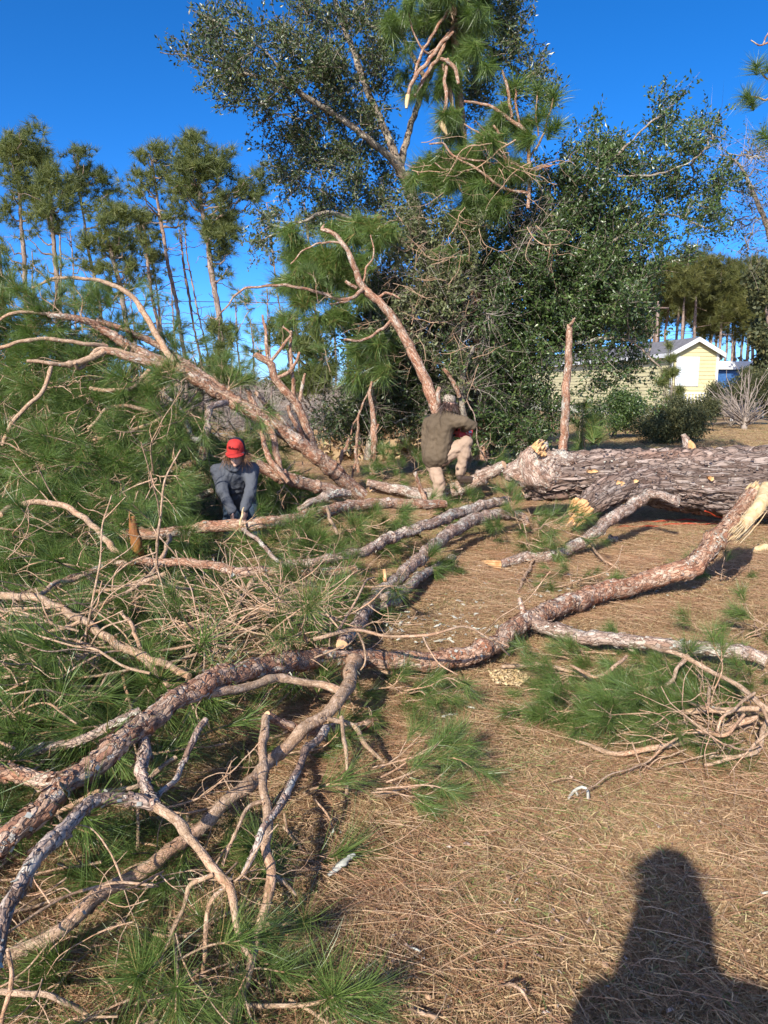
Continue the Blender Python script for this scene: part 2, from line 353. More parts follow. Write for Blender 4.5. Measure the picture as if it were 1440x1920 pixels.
# geometry-node scatter of small meshes over many points (only for uncountable ground cover)
def gn_scatter(name, label, cat, variants, pos, rot, scl, mats):
    n = len(pos); me = bpy.data.meshes.new(name); me.vertices.add(n); me.vertices.foreach_set('co', np.asarray(pos, np.float32).ravel())
    for an, ty, arr in (('rot', 'FLOAT_VECTOR', rot), ('scl', 'FLOAT', scl), ('vid', 'INT', rng.integers(0, len(variants), n))):
        a = me.attributes.new(an, ty, 'POINT'); a.data.foreach_set('vector' if ty == 'FLOAT_VECTOR' else 'value', np.asarray(arr, np.int32 if ty == 'INT' else np.float32).ravel())
    for m in mats: me.materials.append(m)
    o = bpy.data.objects.new(name, me); COL.objects.link(o)
    src = bpy.data.collections.new(name + '_sources')
    for v in variants: src.objects.link(bpy.data.objects.new(name + '_piece', v))
    ng = bpy.data.node_groups.new(name + '_scatter', 'GeometryNodeTree')
    ng.interface.new_socket('Geometry', in_out='INPUT', socket_type='NodeSocketGeometry'); ng.interface.new_socket('Geometry', in_out='OUTPUT', socket_type='NodeSocketGeometry')
    N = ng.nodes; gi = N.new('NodeGroupInput'); go = N.new('NodeGroupOutput'); ip = N.new('GeometryNodeInstanceOnPoints'); ci = N.new('GeometryNodeCollectionInfo')
    ci.inputs['Collection'].default_value = src; ci.inputs['Separate Children'].default_value = True; ci.inputs['Reset Children'].default_value = True
    def na(nm, ty):
        q = N.new('GeometryNodeInputNamedAttribute'); q.data_type = ty; q.inputs['Name'].default_value = nm; return q.outputs[0]
    l = ng.links.new
    l(gi.outputs[0], ip.inputs['Points']); l(ci.outputs[0], ip.inputs['Instance']); ip.inputs['Pick Instance'].default_value = True
    l(na('vid', 'INT'), ip.inputs['Instance Index'])
    e2r = N.new('FunctionNodeEulerToRotation'); l(na('rot', 'FLOAT_VECTOR'), e2r.inputs[0]); l(e2r.outputs[0], ip.inputs['Rotation'])
    l(na('scl', 'FLOAT'), ip.inputs['Scale']); l(ip.outputs[0], go.inputs[0])
    md = o.modifiers.new('scatter', 'NODES'); md.node_group = ng
    tag(o, label, cat, kind='stuff'); return o

def strips(mb, base, d0, L, wid, bend, nseg=3, mi=0, var=0.5, taper=True):
    """thin curved strips: base (n,3), direction (n,3), length, width, bend vector (n,3) added with the square of the way"""
    n = len(base); d0 = d0 / (np.linalg.norm(d0, axis=1)[:, None] + 1e-9)
    side = np.cross(d0, rng.normal(0, 1, (n, 3))); side /= np.linalg.norm(side, axis=1)[:, None] + 1e-9
    t = np.linspace(0, 1, nseg + 1)
    V = []
    for k, tt in enumerate(t):
        c = base + d0 * (L * tt)[:, None] + bend * (L * tt * tt)[:, None]
        w_ = wid * ((1 - 0.75 * tt) if taper else 1.0)
        if k == nseg: V.append(c[:, None])
        else: V.append(np.stack([c - side * w_[:, None] / 2, c + side * w_[:, None] / 2], 1))
    V = np.concatenate(V, 1); m = V.shape[1]; o = (np.arange(n) * m)[:, None]
    q = np.concatenate([o + np.array([[2 * k, 2 * k + 1, 2 * k + 3, 2 * k + 2]]) for k in range(nseg - 1)], 0) if nseg > 1 else np.zeros((0, 4), int)
    tr = o + np.array([[2 * nseg - 2, 2 * nseg - 1, 2 * nseg]])
    mb.add(V.reshape(-1, 3), [q, tr], mi, np.repeat(np.broadcast_to(var, (n,)), m))

def grass_variant(n, rad, green):
    mb = MB(); b = np.zeros((n, 3)); a = rng.random(n) * 6.283; r = rad * np.sqrt(rng.random(n)); b[:, 0] = r * np.cos(a); b[:, 1] = r * np.sin(a)
    d = rng.normal(0, 1, (n, 3)); d[:, 2] = np.abs(rng.normal(0.30, 0.35, n)) + 0.05
    L = 0.025 + 0.045 * rng.random(n); bend = rng.normal(0, 0.35, (n, 3)); bend[:, 2] = -0.4
    b[:, 2] = rng.random(n) * 0.012
    v = rng.random(n) * 0.80; g = rng.random(n) < green; v[g] = 0.9 + 0.1 * rng.random(g.sum())
    strips(mb, b, d, L, 0.0020 + 0.0020 * rng.random(n), bend, 2, 0, v)
    return mb.mesh('grass_clump', [M['grass']], smooth=False)
def straw_variant(n, rad):
    mb = MB(); b = np.zeros((n, 3)); a = rng.random(n) * 6.283; r = rad * np.sqrt(rng.random(n)); b[:, 0] = r * np.cos(a); b[:, 1] = r * np.sin(a); b[:, 2] = 0.012 + 0.022 * rng.random(n)
    main = rng.random() * 6.283; aa = main + rng.normal(0, 0.9, n)
    d = np.stack([np.cos(aa), np.sin(aa), rng.normal(0.02, 0.07, n)], -1); L = 0.10 + 0.14 * rng.random(n)
    bend = rng.normal(0, 0.22, (n, 3)); bend[:, 2] = rng.normal(-.04, .03, n)
    strips(mb, b, d, L, 0.0008 + 0.0008 * rng.random(n), bend, 3, 0, rng.random(n), taper=False)
    return mb.mesh('pine_straw_bunch', [M['straw']], smooth=False)
def wedge(n, y0, y1, pw=1.0, slope=0.60):
    """random ground points in the wedge of ground in view"""
    y = y0 + (y1 - y0) * rng.random(n) ** pw; x = (rng.random(n) * 2 - 1) * (slope * y + 0.6); return np.stack([x, y, gh(x, y)], -1)
def ground_cover():
    gv = [grass_variant(175, 0.13, g) for g in (0.03, 0.05, 0.08, 0.06, 0.25, 0.5)]
    def patchy(P):          # greener instance picks where the noise says so
        return np.array([mn.noise(Vector((p[0] * 0.8, p[1] * 0.8, 3.1))) for p in P])
    P = np.concatenate([wedge(9500, 1.1, 6, 0.75), wedge(8000, 5.5, 14, 0.8), wedge(7000, 14, 34, 0.7)])
    sc = np.concatenate([0.8 + 0.5 * rng.random(9500), 0.95 + 0.5 * rng.random(8000), 1.5 + rng.random(7000)])
    ro = np.zeros((len(P), 3)); ro[:, 2] = rng.random(len(P)) * 6.283; ro[:, :2] = rng.normal(0, 0.1, (len(P), 2))
    o = gn_scatter('grass', 'short dry tan grass with a few green blades covering the yard', 'grass', gv, P, ro, sc, [M['grass']])
    pn = patchy(P); vid = np.where(pn > 0.24, rng.integers(3, 6, len(P)), rng.integers(0, 4, len(P)))
    o.data.attributes['vid'].data.foreach_set('value', vid.astype(np.int32))
    sv = [straw_variant(62, 0.2) for _ in range(6)]
    P = np.concatenate([wedge(1150, 1.1, 7, 0.75), wedge(2200, 6, 16, 0.8)])
    k = np.array([mn.noise(Vector((p[0] * 1.4, p[1] * 1.4, 9))) for p in P]); P = P[(k > -0.25) | (rng.random(len(P)) < 0.35)]
    P[:, 2] += 0.012
    ro = np.zeros((len(P), 3)); ro[:, 2] = rng.random(len(P)) * 6.283
    gn_scatter('pine_straw', 'fallen rust brown pine needles strewn over the dry grass', 'pine straw', sv, P, ro, 0.8 + 0.5 * rng.random(len(P)), [M['straw']])
ground_cover()

# ------------------------------------------------------------------ pine sprays and twigs shared by all fallen limbs
def tuft_into(mb, tip, axis, n, L, wid, spread, mi=1, along=0.14, droop=0.25):
    axis = np.asarray(axis, float) / np.linalg.norm(axis)
    b = tip - axis * (along * rng.random(n) ** 1.3)[:, None]
    q = rng.normal(0, 1, (n, 3)); q -= axis * (q @ axis)[:, None]; q /= np.linalg.norm(q, axis=1)[:, None]
    ang = spread * (0.25 + 0.95 * rng.random(n))
    d = axis * np.cos(ang)[:, None] + q * np.sin(ang)[:, None]
    bend = q * rng.normal(0.10, 0.14, n)[:, None] + rng.normal(0, 0.06, (n, 3)); bend[:, 2] -= droop * 0.4
    v = np.clip(rng.normal(0.45, 0.2, n), 0, 0.92); br = rng.random(n) < 0.035; v[br] = 1.0
    strips(mb, b, d, L * (0.72 + 0.4 * rng.random(n)), np.full(n, wid), bend, 3, mi, v)
def spray_variant(seed, nt, ntuft, n, wid, L=0.24, length=0.6):
    """a branchlet: bent tan stem along +Z with side twigs, each ending in a tuft"""
    mb = MB(); a0 = rng.random() * 6.283
    c = np.array([[0, 0, 0], [0.03 * math.cos(a0), 0.03 * math.sin(a0), length * .35], [0.09 * math.cos(a0), 0.09 * math.sin(a0), length * .7], [0.10 * math.cos(a0 + 1), 0.10 * math.sin(a0 + 1), length]])
    C, r = tube(mb, c, [0.008, 0.007, 0.006, 0.0045], 0.05, 6, 0, wob=0.006)
    tuft_into(mb, C[-1], C[-1] - C[-3], n, L, wid, 0.75)
    for k in range(ntuft - 1):
        i = int(len(C) * (0.25 + 0.65 * rng.random())); i = min(i, len(C) - 2); a = rng.random() * 6.283; e = 0.12 + 0.22 * rng.random()
        dd = np.array([math.cos(a), math.sin(a), 0.9]); dd /= np.linalg.norm(dd)
        tipd = dd * 0.6 + np.array([0, 0, .8])
        q = np.array([C[i], C[i] + dd * e * .5, C[i] + dd * e * .8 + tipd * e * .25])
        tube(mb, q, [0.005, 0.0045, 0.0035], 0.04, 5, 0)
        tuft_into(mb, q[-1], q[-1] - q[-2], n, L * (0.8 + 0.3 * rng.random()), wid, 0.7)
    return mb
def twig_variant(length, nb, r0):
    mb = MB(); P = [np.zeros(3)]; d = np.array([0, 0, 1.0]); cv = rng.normal(0, .35, 3)
    for k in range(6):
        d = d + cv * .3 + rng.normal(0, 0.22, 3); d /= np.linalg.norm(d); P.append(P[-1] + d * length / 6)
    C, r = tube(mb, np.array(P), np.linspace(r0, r0 * .45, 7), 0.02, 6, 0, wob=0.003, knots=10)
    for _ in range(nb):
        i = rng.integers(2, len(C) - 2); d = rng.normal(0, 1, 3); d[2] = abs(d[2]); d /= np.linalg.norm(d); l = length * (0.15 + 0.35 * rng.random())
        q = [C[i]]
        for k in range(3): q.append(q[-1] + d * l / 3); d = d + rng.normal(0, 0.35, 3) + np.array([0, 0, .25]); d /= np.linalg.norm(d)
        C2, _ = tube(mb, np.array(q), [r[i] * .7, r[i] * .6, r[i] * .5, r[i] * .4], 0.02, 5, 0, wob=0.002, knots=8)
    return mb
NEAR = [spray_variant(k, 0, nt, 110, 0.0027).mesh('needle_spray', [M['twig'], M['needle']]) for k, nt in enumerate((3, 4, 5, 4, 3, 5, 2, 4))]
MID = [spray_variant(k, 0, nt, 95, 0.0036, 0.26, 0.65).mesh('needle_spray', [M['twig'], M['needle']]) for k, nt in enumerate((4, 5, 6, 4, 5, 6, 3, 5))]
TUFT = [spray_variant(k, 0, 1, 150, 0.0022, 0.26, 0.3).mesh('needle_tuft', [M['twig'], M['needle']]) for k in range(4)]
TWIG = [twig_variant(l, nb, r).mesh('twig', [M['twig']]) for l, nb, r in ((.8, 4, .0065), (1.1, 5, .0085), (.7, 3, .0055), (.9, 6, .0075), (.6, 2, .005), (1.2, 5, .010), (.8, 5, .006), (1.0, 3, .007), (.7, 6, .006), (1.1, 7, .008))]

def place(meshes, name, pos, direc, scale, parent):
    o = bpy.data.objects.new(name, meshes[rng.integers(0, len(meshes))]); COL.objects.link(o); o.parent = parent
    o.location = Vector(pos) - wloc(parent)
    q = Vector(direc).to_track_quat('Z', 'Y') @ Quaternion((0, 0, 1), rng.random() * 6.283)
    o.rotation_mode = 'QUATERNION'; o.rotation_quaternion = q; o.scale = (scale,) * 3
    return o
def in_poly(x, y, poly):
    ins = False; n = len(poly)
    for i in range(n):
        x1, y1 = poly[i]; x2, y2 = poly[(i + 1) % n]
        if (y1 > y) != (y2 > y) and x < (x2 - x1) * (y - y1) / (y2 - y1) + x1: ins = not ins
    return ins
KEEP = {'needle_spray': [(300, 515, 780, 985), (770, 900, 700, 935)], 'twig': [(330, 530, 800, 1080)]}
def fill(meshes, name, poly, n, posf, dirf, scf, parent):
    xs = [p[0] for p in poly]; ys = [p[1] for p in poly]; k = 0
    while k < n:
        x = min(xs) + rng.random() * (max(xs) - min(xs)); y = min(ys) + rng.random() * (max(ys) - min(ys))
        if not in_poly(x, y, poly): continue
        p = posf(x, y)
        if p is not None and p[1] < 8.25 and any(a <= x <= b_ and c <= y <= d_ for a, b_, c, d_ in KEEP.get(name, ())): continue
        if p is None: continue
        place(meshes, name, p, dirf(x, y), scf(), parent); k += 1

def limb(name, label, mode, pts, mats=None, ring=0.012, ns=16, rough=0.006, flakes=60, lichen=40, group=None, cat='fallen limb', caps=(2, 2), wob=0.008, knots=3, rsc=38):
    P, Rr = (path_h if mode == 'h' else path_d)(pts)
    Rr = Rr * (.80 if mode == 'h' else .86)
    base = np.array([P[0][0], P[0][1], max(0.0, P[0][2] - Rr[0])]); e = empty(name, base, label, cat, group)
    mb = MB(); C, r = tube(mb, P, Rr, ring, ns, 0, wob=wob, rough=rough, rsc=rsc, cap0=caps[0], cap1=caps[1], flakes=flakes, lichen=lichen, li_mi=1, knots=knots)
    mb.obj('stem', [mats or M['bark'], M['lichen'], M['cut'], M['wood'], M['pale_wood']], e)
    return e
def thin(P, Rr, pts):
    return P, Rr * np.array([np.interp(q[2], [3, 6, 9, 12, 14], [.74, .62, .68, .76, .82]) for q in pts])
def branch(parent, mode, pts, mats=None, ring=0.016, ns=10, rough=0.002, flakes=15, lichen=15, name='branch', wob=0.006, knots=8, rsc=70, caps=(None, None)):
    P, Rr = thin(*(path_h if mode == 'h' else path_d)(pts), pts); mb = MB()
    tube(mb, P, Rr, ring, ns, 0, wob=wob, rough=rough, rsc=rsc, flakes=flakes, lichen=lichen, li_mi=1, cap0=caps[0], cap1=caps[1], knots=knots)
    return mb.obj(name, [mats or M['twig'], M['lichen'], M['cut']], parent)
def splinter(parent, p, d, r, L, mt, n=60, name='torn_end'):
    """a torn end: a core and a ring of uneven spikes"""
    p = np.asarray(p, float); d = np.asarray(d, float); d /= np.linalg.norm(d); mb = MB()
    M3 = rot_to(d[None], np.array([0.0]))[0]; tilt = rng.random() * 6.283
    for k in range(n):
        a = k / n * 6.283 * 7.4; rr = r * math.sqrt(rng.random())
        l = L * (0.35 + 0.65 * rng.random()) * (0.55 + 0.45 * math.cos(a - tilt)); l = max(l, L * 0.12) * (.6 + .8 * rng.random())
        c = p + M3 @ np.array([rr * math.cos(a), rr * math.sin(a), 0]); w_ = r * (0.12 + .10 * rng.random())
        q = [c - d * L * .25, c + d * l * .5, c + d * l + M3 @ np.array([w_ * .1, 0, 0])]
        tube(mb, np.array(q), [w_, w_ * .8, w_ * .08], L / 4, 5, 0)
    return mb.obj(name, mt, parent)
exec_later = []

# ================================================================== FALLEN WOOD
# the long limb that crosses the foreground
L1 = limb('fallen_limb', 'long red brown limb arching across the foreground, pale torn end raised at right', 'h', [
    (1416, 925, 20.2, .75), (1385, 965, 22.0, .6), (1340, 1015, 22.0, .42), (1290, 1062, 22.9, .27), (1200, 1090, 22.0, .16), (1120, 1112, 22.0, .12), (1050, 1138, 21.1, .13), (985, 1168, 21.1, .13),
    (930, 1208, 22.0, .11), (880, 1232, 21.1, .10), (800, 1240, 24, .12), (720, 1238, 22, .18), (650, 1232, 21, .24), (600, 1232, 22, .28), (550, 1240, 24, .33), (500, 1246, 24, .38), (430, 1262, 25, .43), (370, 1285, 24, .45),
    (320, 1312, 23, .45), (280, 1345, 25, .43), (230, 1390, 26, .42), (170, 1432, 27, .40), (115, 1475, 26, .39), (60, 1530, 27, .37), (0, 1590, 28, .34), (-70, 1650, 27, .3)], caps=(4, 2), rough=0.010, rsc=34, flakes=170, lichen=150, ns=22, ring=0.011)
p, s = G(1420, 918, .78); q, _ = G(1395, 950, .66)
splinter(L1, p - (p - q) * .1, p - q, .07, .16, M['pale_wood'])
# the long pale scar down the torn end
mb = MB(); P, Rr = path_h([(1424, 912, 13, .80), (1412, 945, 17, .70), (1388, 975, 13, .60), (1365, 998, 5, .55)]); P = P + np.array([0.035, -0.045, 0.0])
tube(mb, P, Rr * .8, .02, 10, 0, rough=.012, rsc=40)
for k in range(46):
    o_ = rng.normal(0, .026, 3); i0 = rng.integers(0, 2); q = P[i0:i0 + 3] + o_ + [0.0, -.012, 0]; tube(mb, np.vstack([q, q[-1:] + (q[-1] - q[-2]) * .3]), [.002, .006, .005, .001], .03, 5, 0, wob=.003)
mb.obj('bare_wood_scar', M['pale_wood'], L1)
branch(L1, 'h', [(985, 1165, 15, .13), (1040, 1180, 16, .12), (1100, 1195, 16, .12), (1180, 1204, 15, .14), (1260, 1208, 15, .17), (1340, 1218, 15, .17), (1400, 1226, 15, .14), (1438, 1240, 15, .12)], M['bark_grey'], rough=.005, lichen=160, flakes=80, ns=14, caps=(None, 2), rsc=45)
branch(L1, 'h', [(985, 1160, 9, .16), (978, 1140, 8, .22), (974, 1122, 6, .27)], M['bark'], name='broken_stub', ring=.01, flakes=60)
branch(L1, 'h', [(665, 1238, 15, .26), (645, 1290, 15, .28), (612, 1335, 14, .25), (565, 1375, 14, .22), (510, 1425, 14, .19), (460, 1482, 14.5, .20), (380, 1545, 15, .19), (290, 1612, 16, .18), (200, 1665, 16, .17), (120, 1735, 15, .16), (-20, 1810, 15, .14)], M['twig'], rough=.003, ns=14, lichen=25, flakes=60)
branch(L1, 'h', [(272, 1350, 15, .40), (268, 1400, 14, .38), (266, 1440, 14, .36), (275, 1480, 13, .34), (292, 1512, 13, .33)], M['bark_grey'], rough=.004, lichen=220, flakes=120, ns=12)
branch(L1, 'h', [(292, 1512, 13, .33), (245, 1497, 14, .36), (195, 1503, 15, .38), (145, 1525, 16, .40), (100, 1568, 17, .41), (60, 1620, 17, .40), (28, 1680, 17, .39), (8, 1740, 17, .37), (-20, 1830, 17, .33)], M['bark_grey'], rough=.004, lichen=120, flakes=90, ns=14)
branch(L1, 'h', [(292, 1512, 12, .33), (340, 1545, 12, .30), (372, 1590, 11, .27), (398, 1635, 12, .25), (425, 1660, 11, .23), (438, 1700, 10, .20), (448, 1750, 9, .16), (465, 1790, 8, .12)], M['twig'], lichen=60)
branch(L1, 'h', [(498, 1345, 11, .30), (494, 1400, 11, .28), (490, 1460, 11, .27), (500, 1530, 12, .25), (506, 1600, 12, .22), (512, 1640, 12, .20), (500, 1700, 12, .16), (482, 1755, 12, .12), (460, 1820, 11, .08), (432, 1900, 11, .05), (428, 1950, 9, .05)], M['twig'], lichen=20, caps=(2, None))
branch(L1, 'h', [(612, 1365, 10, .26), (575, 1415, 10, .28), (543, 1470, 10, .30), (512, 1525, 10, .30), (483, 1590, 9, .28), (455, 1640, 7, .24)], M['bark_grey'], lichen=260)
branch(L1, 'h', [(638, 1295, 10, .28), (590, 1280, 10, .31), (530, 1275, 10, .34), (480, 1282, 11, .37), (430, 1292, 12, .39), (390, 1300, 13, .41)], M['twig'])
branch(L1, 'h', [(262, 1335, 13, .40), (200, 1362, 12, .38), (140, 1392, 12, .34), (70, 1405, 12, .30), (-10, 1435, 12, .28)], M['bark_grey'], lichen=30, flakes=50)
branch(L1, 'h', [(110, 1462, 18, .38), (50, 1458, 18, .36), (-10, 1445, 17, .34)], M['bark'], rough=.005, flakes=120, lichen=60, ns=14)
branch(L1, 'h', [(400, 1640, 7, .25), (360, 1660, 7, .22), (345, 1700, 6, .18), (320, 1740, 6, .14), (305, 1800, 5, .08), (300, 1895, 4, .04)])
branch(L1, 'h', [(425, 1665, 7, .22), (398, 1690, 7, .20), (385, 1760, 7, .14), (375, 1830, 6, .08), (372, 1915, 5, .05)])
branch(L1, 'h', [(505, 1635, 6, .2), (530, 1655, 6, .16), (555, 1677, 4, .1)])
branch(L1, 'h', [(500, 1500, 6, .27), (460, 1515, 6, .27), (445, 1560, 5, .24), (425, 1600, 5, .2), (418, 1620, 4, .16)])
branch(L1, 'h', [(600, 1345, 7, .25), (660, 1360, 7, .2), (690, 1400, 7, .16), (720, 1430, 5, .1)])
branch(L1, 'h', [(640, 1345, 6, .25), (648, 1400, 6, .22), (652, 1450, 5, .14), (650, 1490, 4, .08)])
branch(L1, 'h', [(350, 1420, 8, .30), (330, 1450, 8, .3), (300, 1490, 8, .3), (283, 1510, 8, .3)], M['bark_grey'], lichen=160)
branch(L1, 'h', [(385, 1350, 9, .36), (355, 1400, 9, .33), (345, 1430, 8, .30)], M['bark_grey'], lichen=120)
branch(L1, 'h', [(330, 1420, 7, .3), (250, 1470, 7, .27), (170, 1495, 7, .25), (90, 1530, 7, .22)], M['twig'])
branch(L1, 'h', [(0, 1860, 8, .16), (40, 1862, 8, .17), (90, 1860, 8, .16), (130, 1880, 8, .12), (170, 1912, 7, .06), (185, 1950, 6, .05)])
branch(L1, 'h', [(15, 1780, 7, .3), (20, 1830, 7, .22), (5, 1900, 6, .12), (0, 1960, 6, .1)])
branch(L1, 'h', [(700, 1250, 5, .15), (735, 1262, 5, .1), (765, 1250, 5, .08), (800, 1245, 5, .1)])
branch(L1, 'h', [(500, 1340, 10, .30), (530, 1355, 11, .24), (580, 1372, 11, .16), (650, 1365, 12, .12), (705, 1352, 11, .10)], M['bark'], flakes=60, caps=(2, 2))
# second grey limb running beside it
U5 = limb('fallen_limb', 'scaly reddish limb rising from the foreground limb toward the thick trunk, lower of two', 'h', [
    (990, 985, 7.2, .16), (975, 968, 11.7, .24), (930, 966, 13.5, .30), (885, 975, 14.4, .32), (835, 1003, 14.4, .28), (785, 1050, 14.4, .24), (742, 1090, 15.3, .20), (705, 1120, 15.3, .18), (672, 1165, 15.3, .20), (640, 1210, 14.4, .22)], M['bark_grey'], rough=.007, lichen=90, flakes=120, rsc=36)
branch(U5, 'h', [(720, 1120, 11, .22), (765, 1098, 12, .18), (800, 1075, 11, .14), (850, 1045, 9, .10)], M['bark_grey'], lichen=120, flakes=60, rough=.004)
branch(U5, 'h', [(722, 1090, 6, .24), (722, 1078, 5, .28), (720, 1068, 5, .32)], M['wood'], name='broken_stub')
branch(U5, 'h', [(690, 1140, 10, .16), (740, 1130, 10, .12), (755, 1118, 9, .08)], M['bark_grey'], lichen=90)
U4 = limb('fallen_limb', 'straight grey lichened limb running down to the left from below the broken trunk end', 'h', [
    (950, 938, 10.8, .40), (905, 948, 11.7, .40), (860, 960, 12.6, .38), (800, 985, 12.6, .34), (745, 1005, 12.6, .30), (690, 1030, 11.7, .28), (640, 1042, 10.8, .28), (580, 1052, 9.9, .28), (525, 1060, 8.1, .28)], M['bark_grey'], rough=.007, lichen=110, flakes=120, rsc=36)
U3 = limb('fallen_limb', 'long smooth red brown limb lying in front of the two men', 'h', [
    (835, 945, 9, .36), (790, 945, 12, .38), (730, 944, 13, .40), (660, 950, 14, .42), (600, 962, 14, .44), (540, 975, 14, .46), (480, 982, 15, .46), (420, 984, 14, .44), (350, 992, 13, .42), (270, 1002, 13, .40), (150, 1000, 10, .36), (20, 998, 9, .30)], M['bark'], rough=.004, flakes=60, lichen=40)
branch(U3, 'h', [(455, 992, 5, .45), (480, 1010, 6, .42), (500, 1030, 6, .38), (520, 1052, 5, .34)], M['bark_grey'], lichen=200)
branch(U3, 'h', [(450, 985, 3, .48), (452, 968, 3, .54), (457, 952, 2, .59)], M['pale_wood'], name='broken_stub')
branch(U3, 'h', [(612, 950, 5, .48), (620, 975, 5, .44), (632, 1000, 4, .38)], M['twig'])
e = empty('jagged_stub', G(255, 1045, .1)[0], 'dark resin stained stub standing upright with an orange torn face at left', 'stump')
mb = MB(); P, Rr = path_h([(262, 1050, 12, .25), (256, 1020, 11, .4), (250, 985, 8, .55), (250, 968, 4, .62)]); tube(mb, P, Rr, .02, 10, 0, rough=.01, rsc=30); mb.obj('stub', M['dark_wood'], e); splinter(e, P[-2], P[-1] - P[-2], .03, .09, M['dark_wood'])
U2 = limb('fallen_limb', 'reddish sawn limb with its cut end at centre and its thin end at left edge', 'h', [
    (668, 1068, 10, .34), (630, 1069, 11, .35), (570, 1070, 11, .36), (500, 1072, 11, .38), (440, 1070, 11, .40), (380, 1060, 10, .42), (330, 1054, 10, .43), (260, 1053, 9, .44), (200, 1057, 9, .42), (150, 1075, 8, .38), (95, 1103, 8, .34), (20, 1120, 7, .32), (-40, 1130, 7, .3)], M['bark'], rough=.003, flakes=70, lichen=40, ns=12)
branch(U2, 'h', [(300, 1056, 6, .44), (270, 1085, 6, .38), (230, 1100, 5, .34), (170, 1110, 5, .3)])
branch(U2, 'h', [(310, 1075, 7, .42), (275, 1090, 7, .38), (235, 1112, 6, .33), (180, 1140, 6, .28)])
branch(U2, 'h', [(485, 1080, 8, .35), (460, 1110, 8, .3), (445, 1140, 8, .25), (435, 1165, 7, .2)])
branch(U2, 'h', [(300, 1052, 6, .44), (315, 1020, 6, .5), (318, 1005, 7, .5)])
U1 = limb('fallen_limb', 'slim pale straight branch slanting down to the foreground limb from the left edge', 'h', [
    (-60, 1110, 8, .42), (0, 1115, 9, .42), (50, 1120, 9, .42), (100, 1135, 9, .41), (160, 1168, 9, .40), (210, 1200, 10, .39), (250, 1225, 10, .38), (300, 1243, 9, .38), (355, 1268, 8, .38)], M['twig'], rough=.002, flakes=30, lichen=60, ns=12, caps=(None, None))
branch(U1, 'h', [(265, 1232, 8, .38), (290, 1258, 8, .36), (315, 1286, 7, .34)])
branch(U1, 'h', [(150, 1165, 5, .4), (100, 1185, 5, .34), (40, 1190, 5, .3), (-20, 1180, 4, .28)])
branch(U1, 'h', [(60, 1120, 6, .42), (120, 1090, 7, .42), (170, 1075, 6, .42)])
branch(U1, 'h', [(240, 1160, 6, .44), (255, 1190, 6, .42), (262, 1215, 6, .40)])
branch(U1, 'h', [(0, 1240, 8, .24), (40, 1225, 7, .3), (80, 1200, 6, .34), (85, 1185, 5, .36)])
# the arched branch over the left side
A1 = limb('fallen_branch', 'arching bare branch curving over the green needles below the left heap', 'h', [
    (0, 965, 7, .62), (30, 948, 7, .66), (75, 943, 7, .68), (120, 950, 7, .66), (160, 972, 7, .6), (190, 1005, 7, .52), (215, 1030, 7, .46), (240, 1053, 6, .42)], M['twig'], rough=.002, flakes=0, lichen=20, ns=10, caps=(None, None), cat='fallen branch')
# the log under the raised boot
U6 = limb('cut_log', 'white lichen covered log under the boot of the man in the brown jacket', 'd', [
    (947, 873, 12, 9.9), (915, 888, 14, 10.05), (885, 905, 15, 10.15), (850, 920, 15, 10.3), (800, 926, 14, 10.35), (750, 922, 13, 10.3), (695, 912, 12, 10.2)], M['bark_grey'], rough=.012, lichen=200, flakes=120, rsc=26, cat='log')
U7 = limb('cut_log', 'short grey log with an orange torn end behind the long red limb', 'd', [
    (688, 905, 8, 10.1), (720, 912, 10, 10.1), (770, 924, 11, 10.0), (808, 932, 9, 9.9)], M['bark_grey'], rough=.01, lichen=60, flakes=80, cat='log')
branch(U7, 'd', [(778, 885, 6, 9.7), (783, 900, 6, 9.7), (792, 925, 7, 9.7), (800, 945, 7, 9.6)], M['bark'], name='broken_stub')

# the thick trunk at right
TR = empty('felled_pine', D(1300, 990, 8.6)[0], 'massive fallen pine trunk with deeply furrowed bark lying at the right', 'fallen tree')
mb = MB()
P, Rr = path_d([(985, 893, 36, 8.85), (1010, 892, 43, 8.8), (1060, 890, 42, 8.75), (1120, 889, 41, 8.7), (1180, 891, 45, 8.65), (1260, 898, 55, 8.6), (1340, 903, 62, 8.55), (1440, 905, 66, 8.5), (1600, 900, 70, 8.5), (1900, 890, 76, 8.6)])
P = P.copy()
tube(mb, P, Rr, 0.014, 120, 0, rough=0.055, rsc=24.0, bs=.12, cap0=1, flakes=500, lichen=60, li_mi=2)
mb.obj('stem', [M['trunk_bark'], M['cut'], M['lichen']], TR)
mb = MB()   # burl where the top tore off
P, Rr = path_d([(1030, 900, 30, 8.65), (1008, 885, 33, 8.6), (998, 862, 26, 8.6), (1008, 845, 18, 8.6), (1022, 838, 12, 8.65)]); tube(mb, P, Rr, .018, 30, 0, rough=.05, rsc=12, cap1=1, flakes=160, lichen=120, li_mi=2)
P, Rr = path_d([(1015, 890, 28, 8.7), (985, 885, 27, 8.7), (965, 885, 20, 8.75), (950, 893, 12, 8.8)]); tube(mb, P, Rr, .018, 26, 0, rough=.05, rsc=12, flakes=160, lichen=300, li_mi=2)
P, Rr = path_d([(1015, 870, 24, 8.6), (1045, 860, 18, 8.6), (1085, 862, 12, 8.65), (1120, 868, 5, 8.7)]); tube(mb, P, Rr, .018, 26, 0, rough=.04, rsc=12, flakes=160)
mb.obj('burl', [M['bark_grey'], M['wood'], M['lichen']], TR)
splinter(TR, D(1012, 845, 8.45)[0], (0.5, -.2, .6), .09, .10, M['wood'])
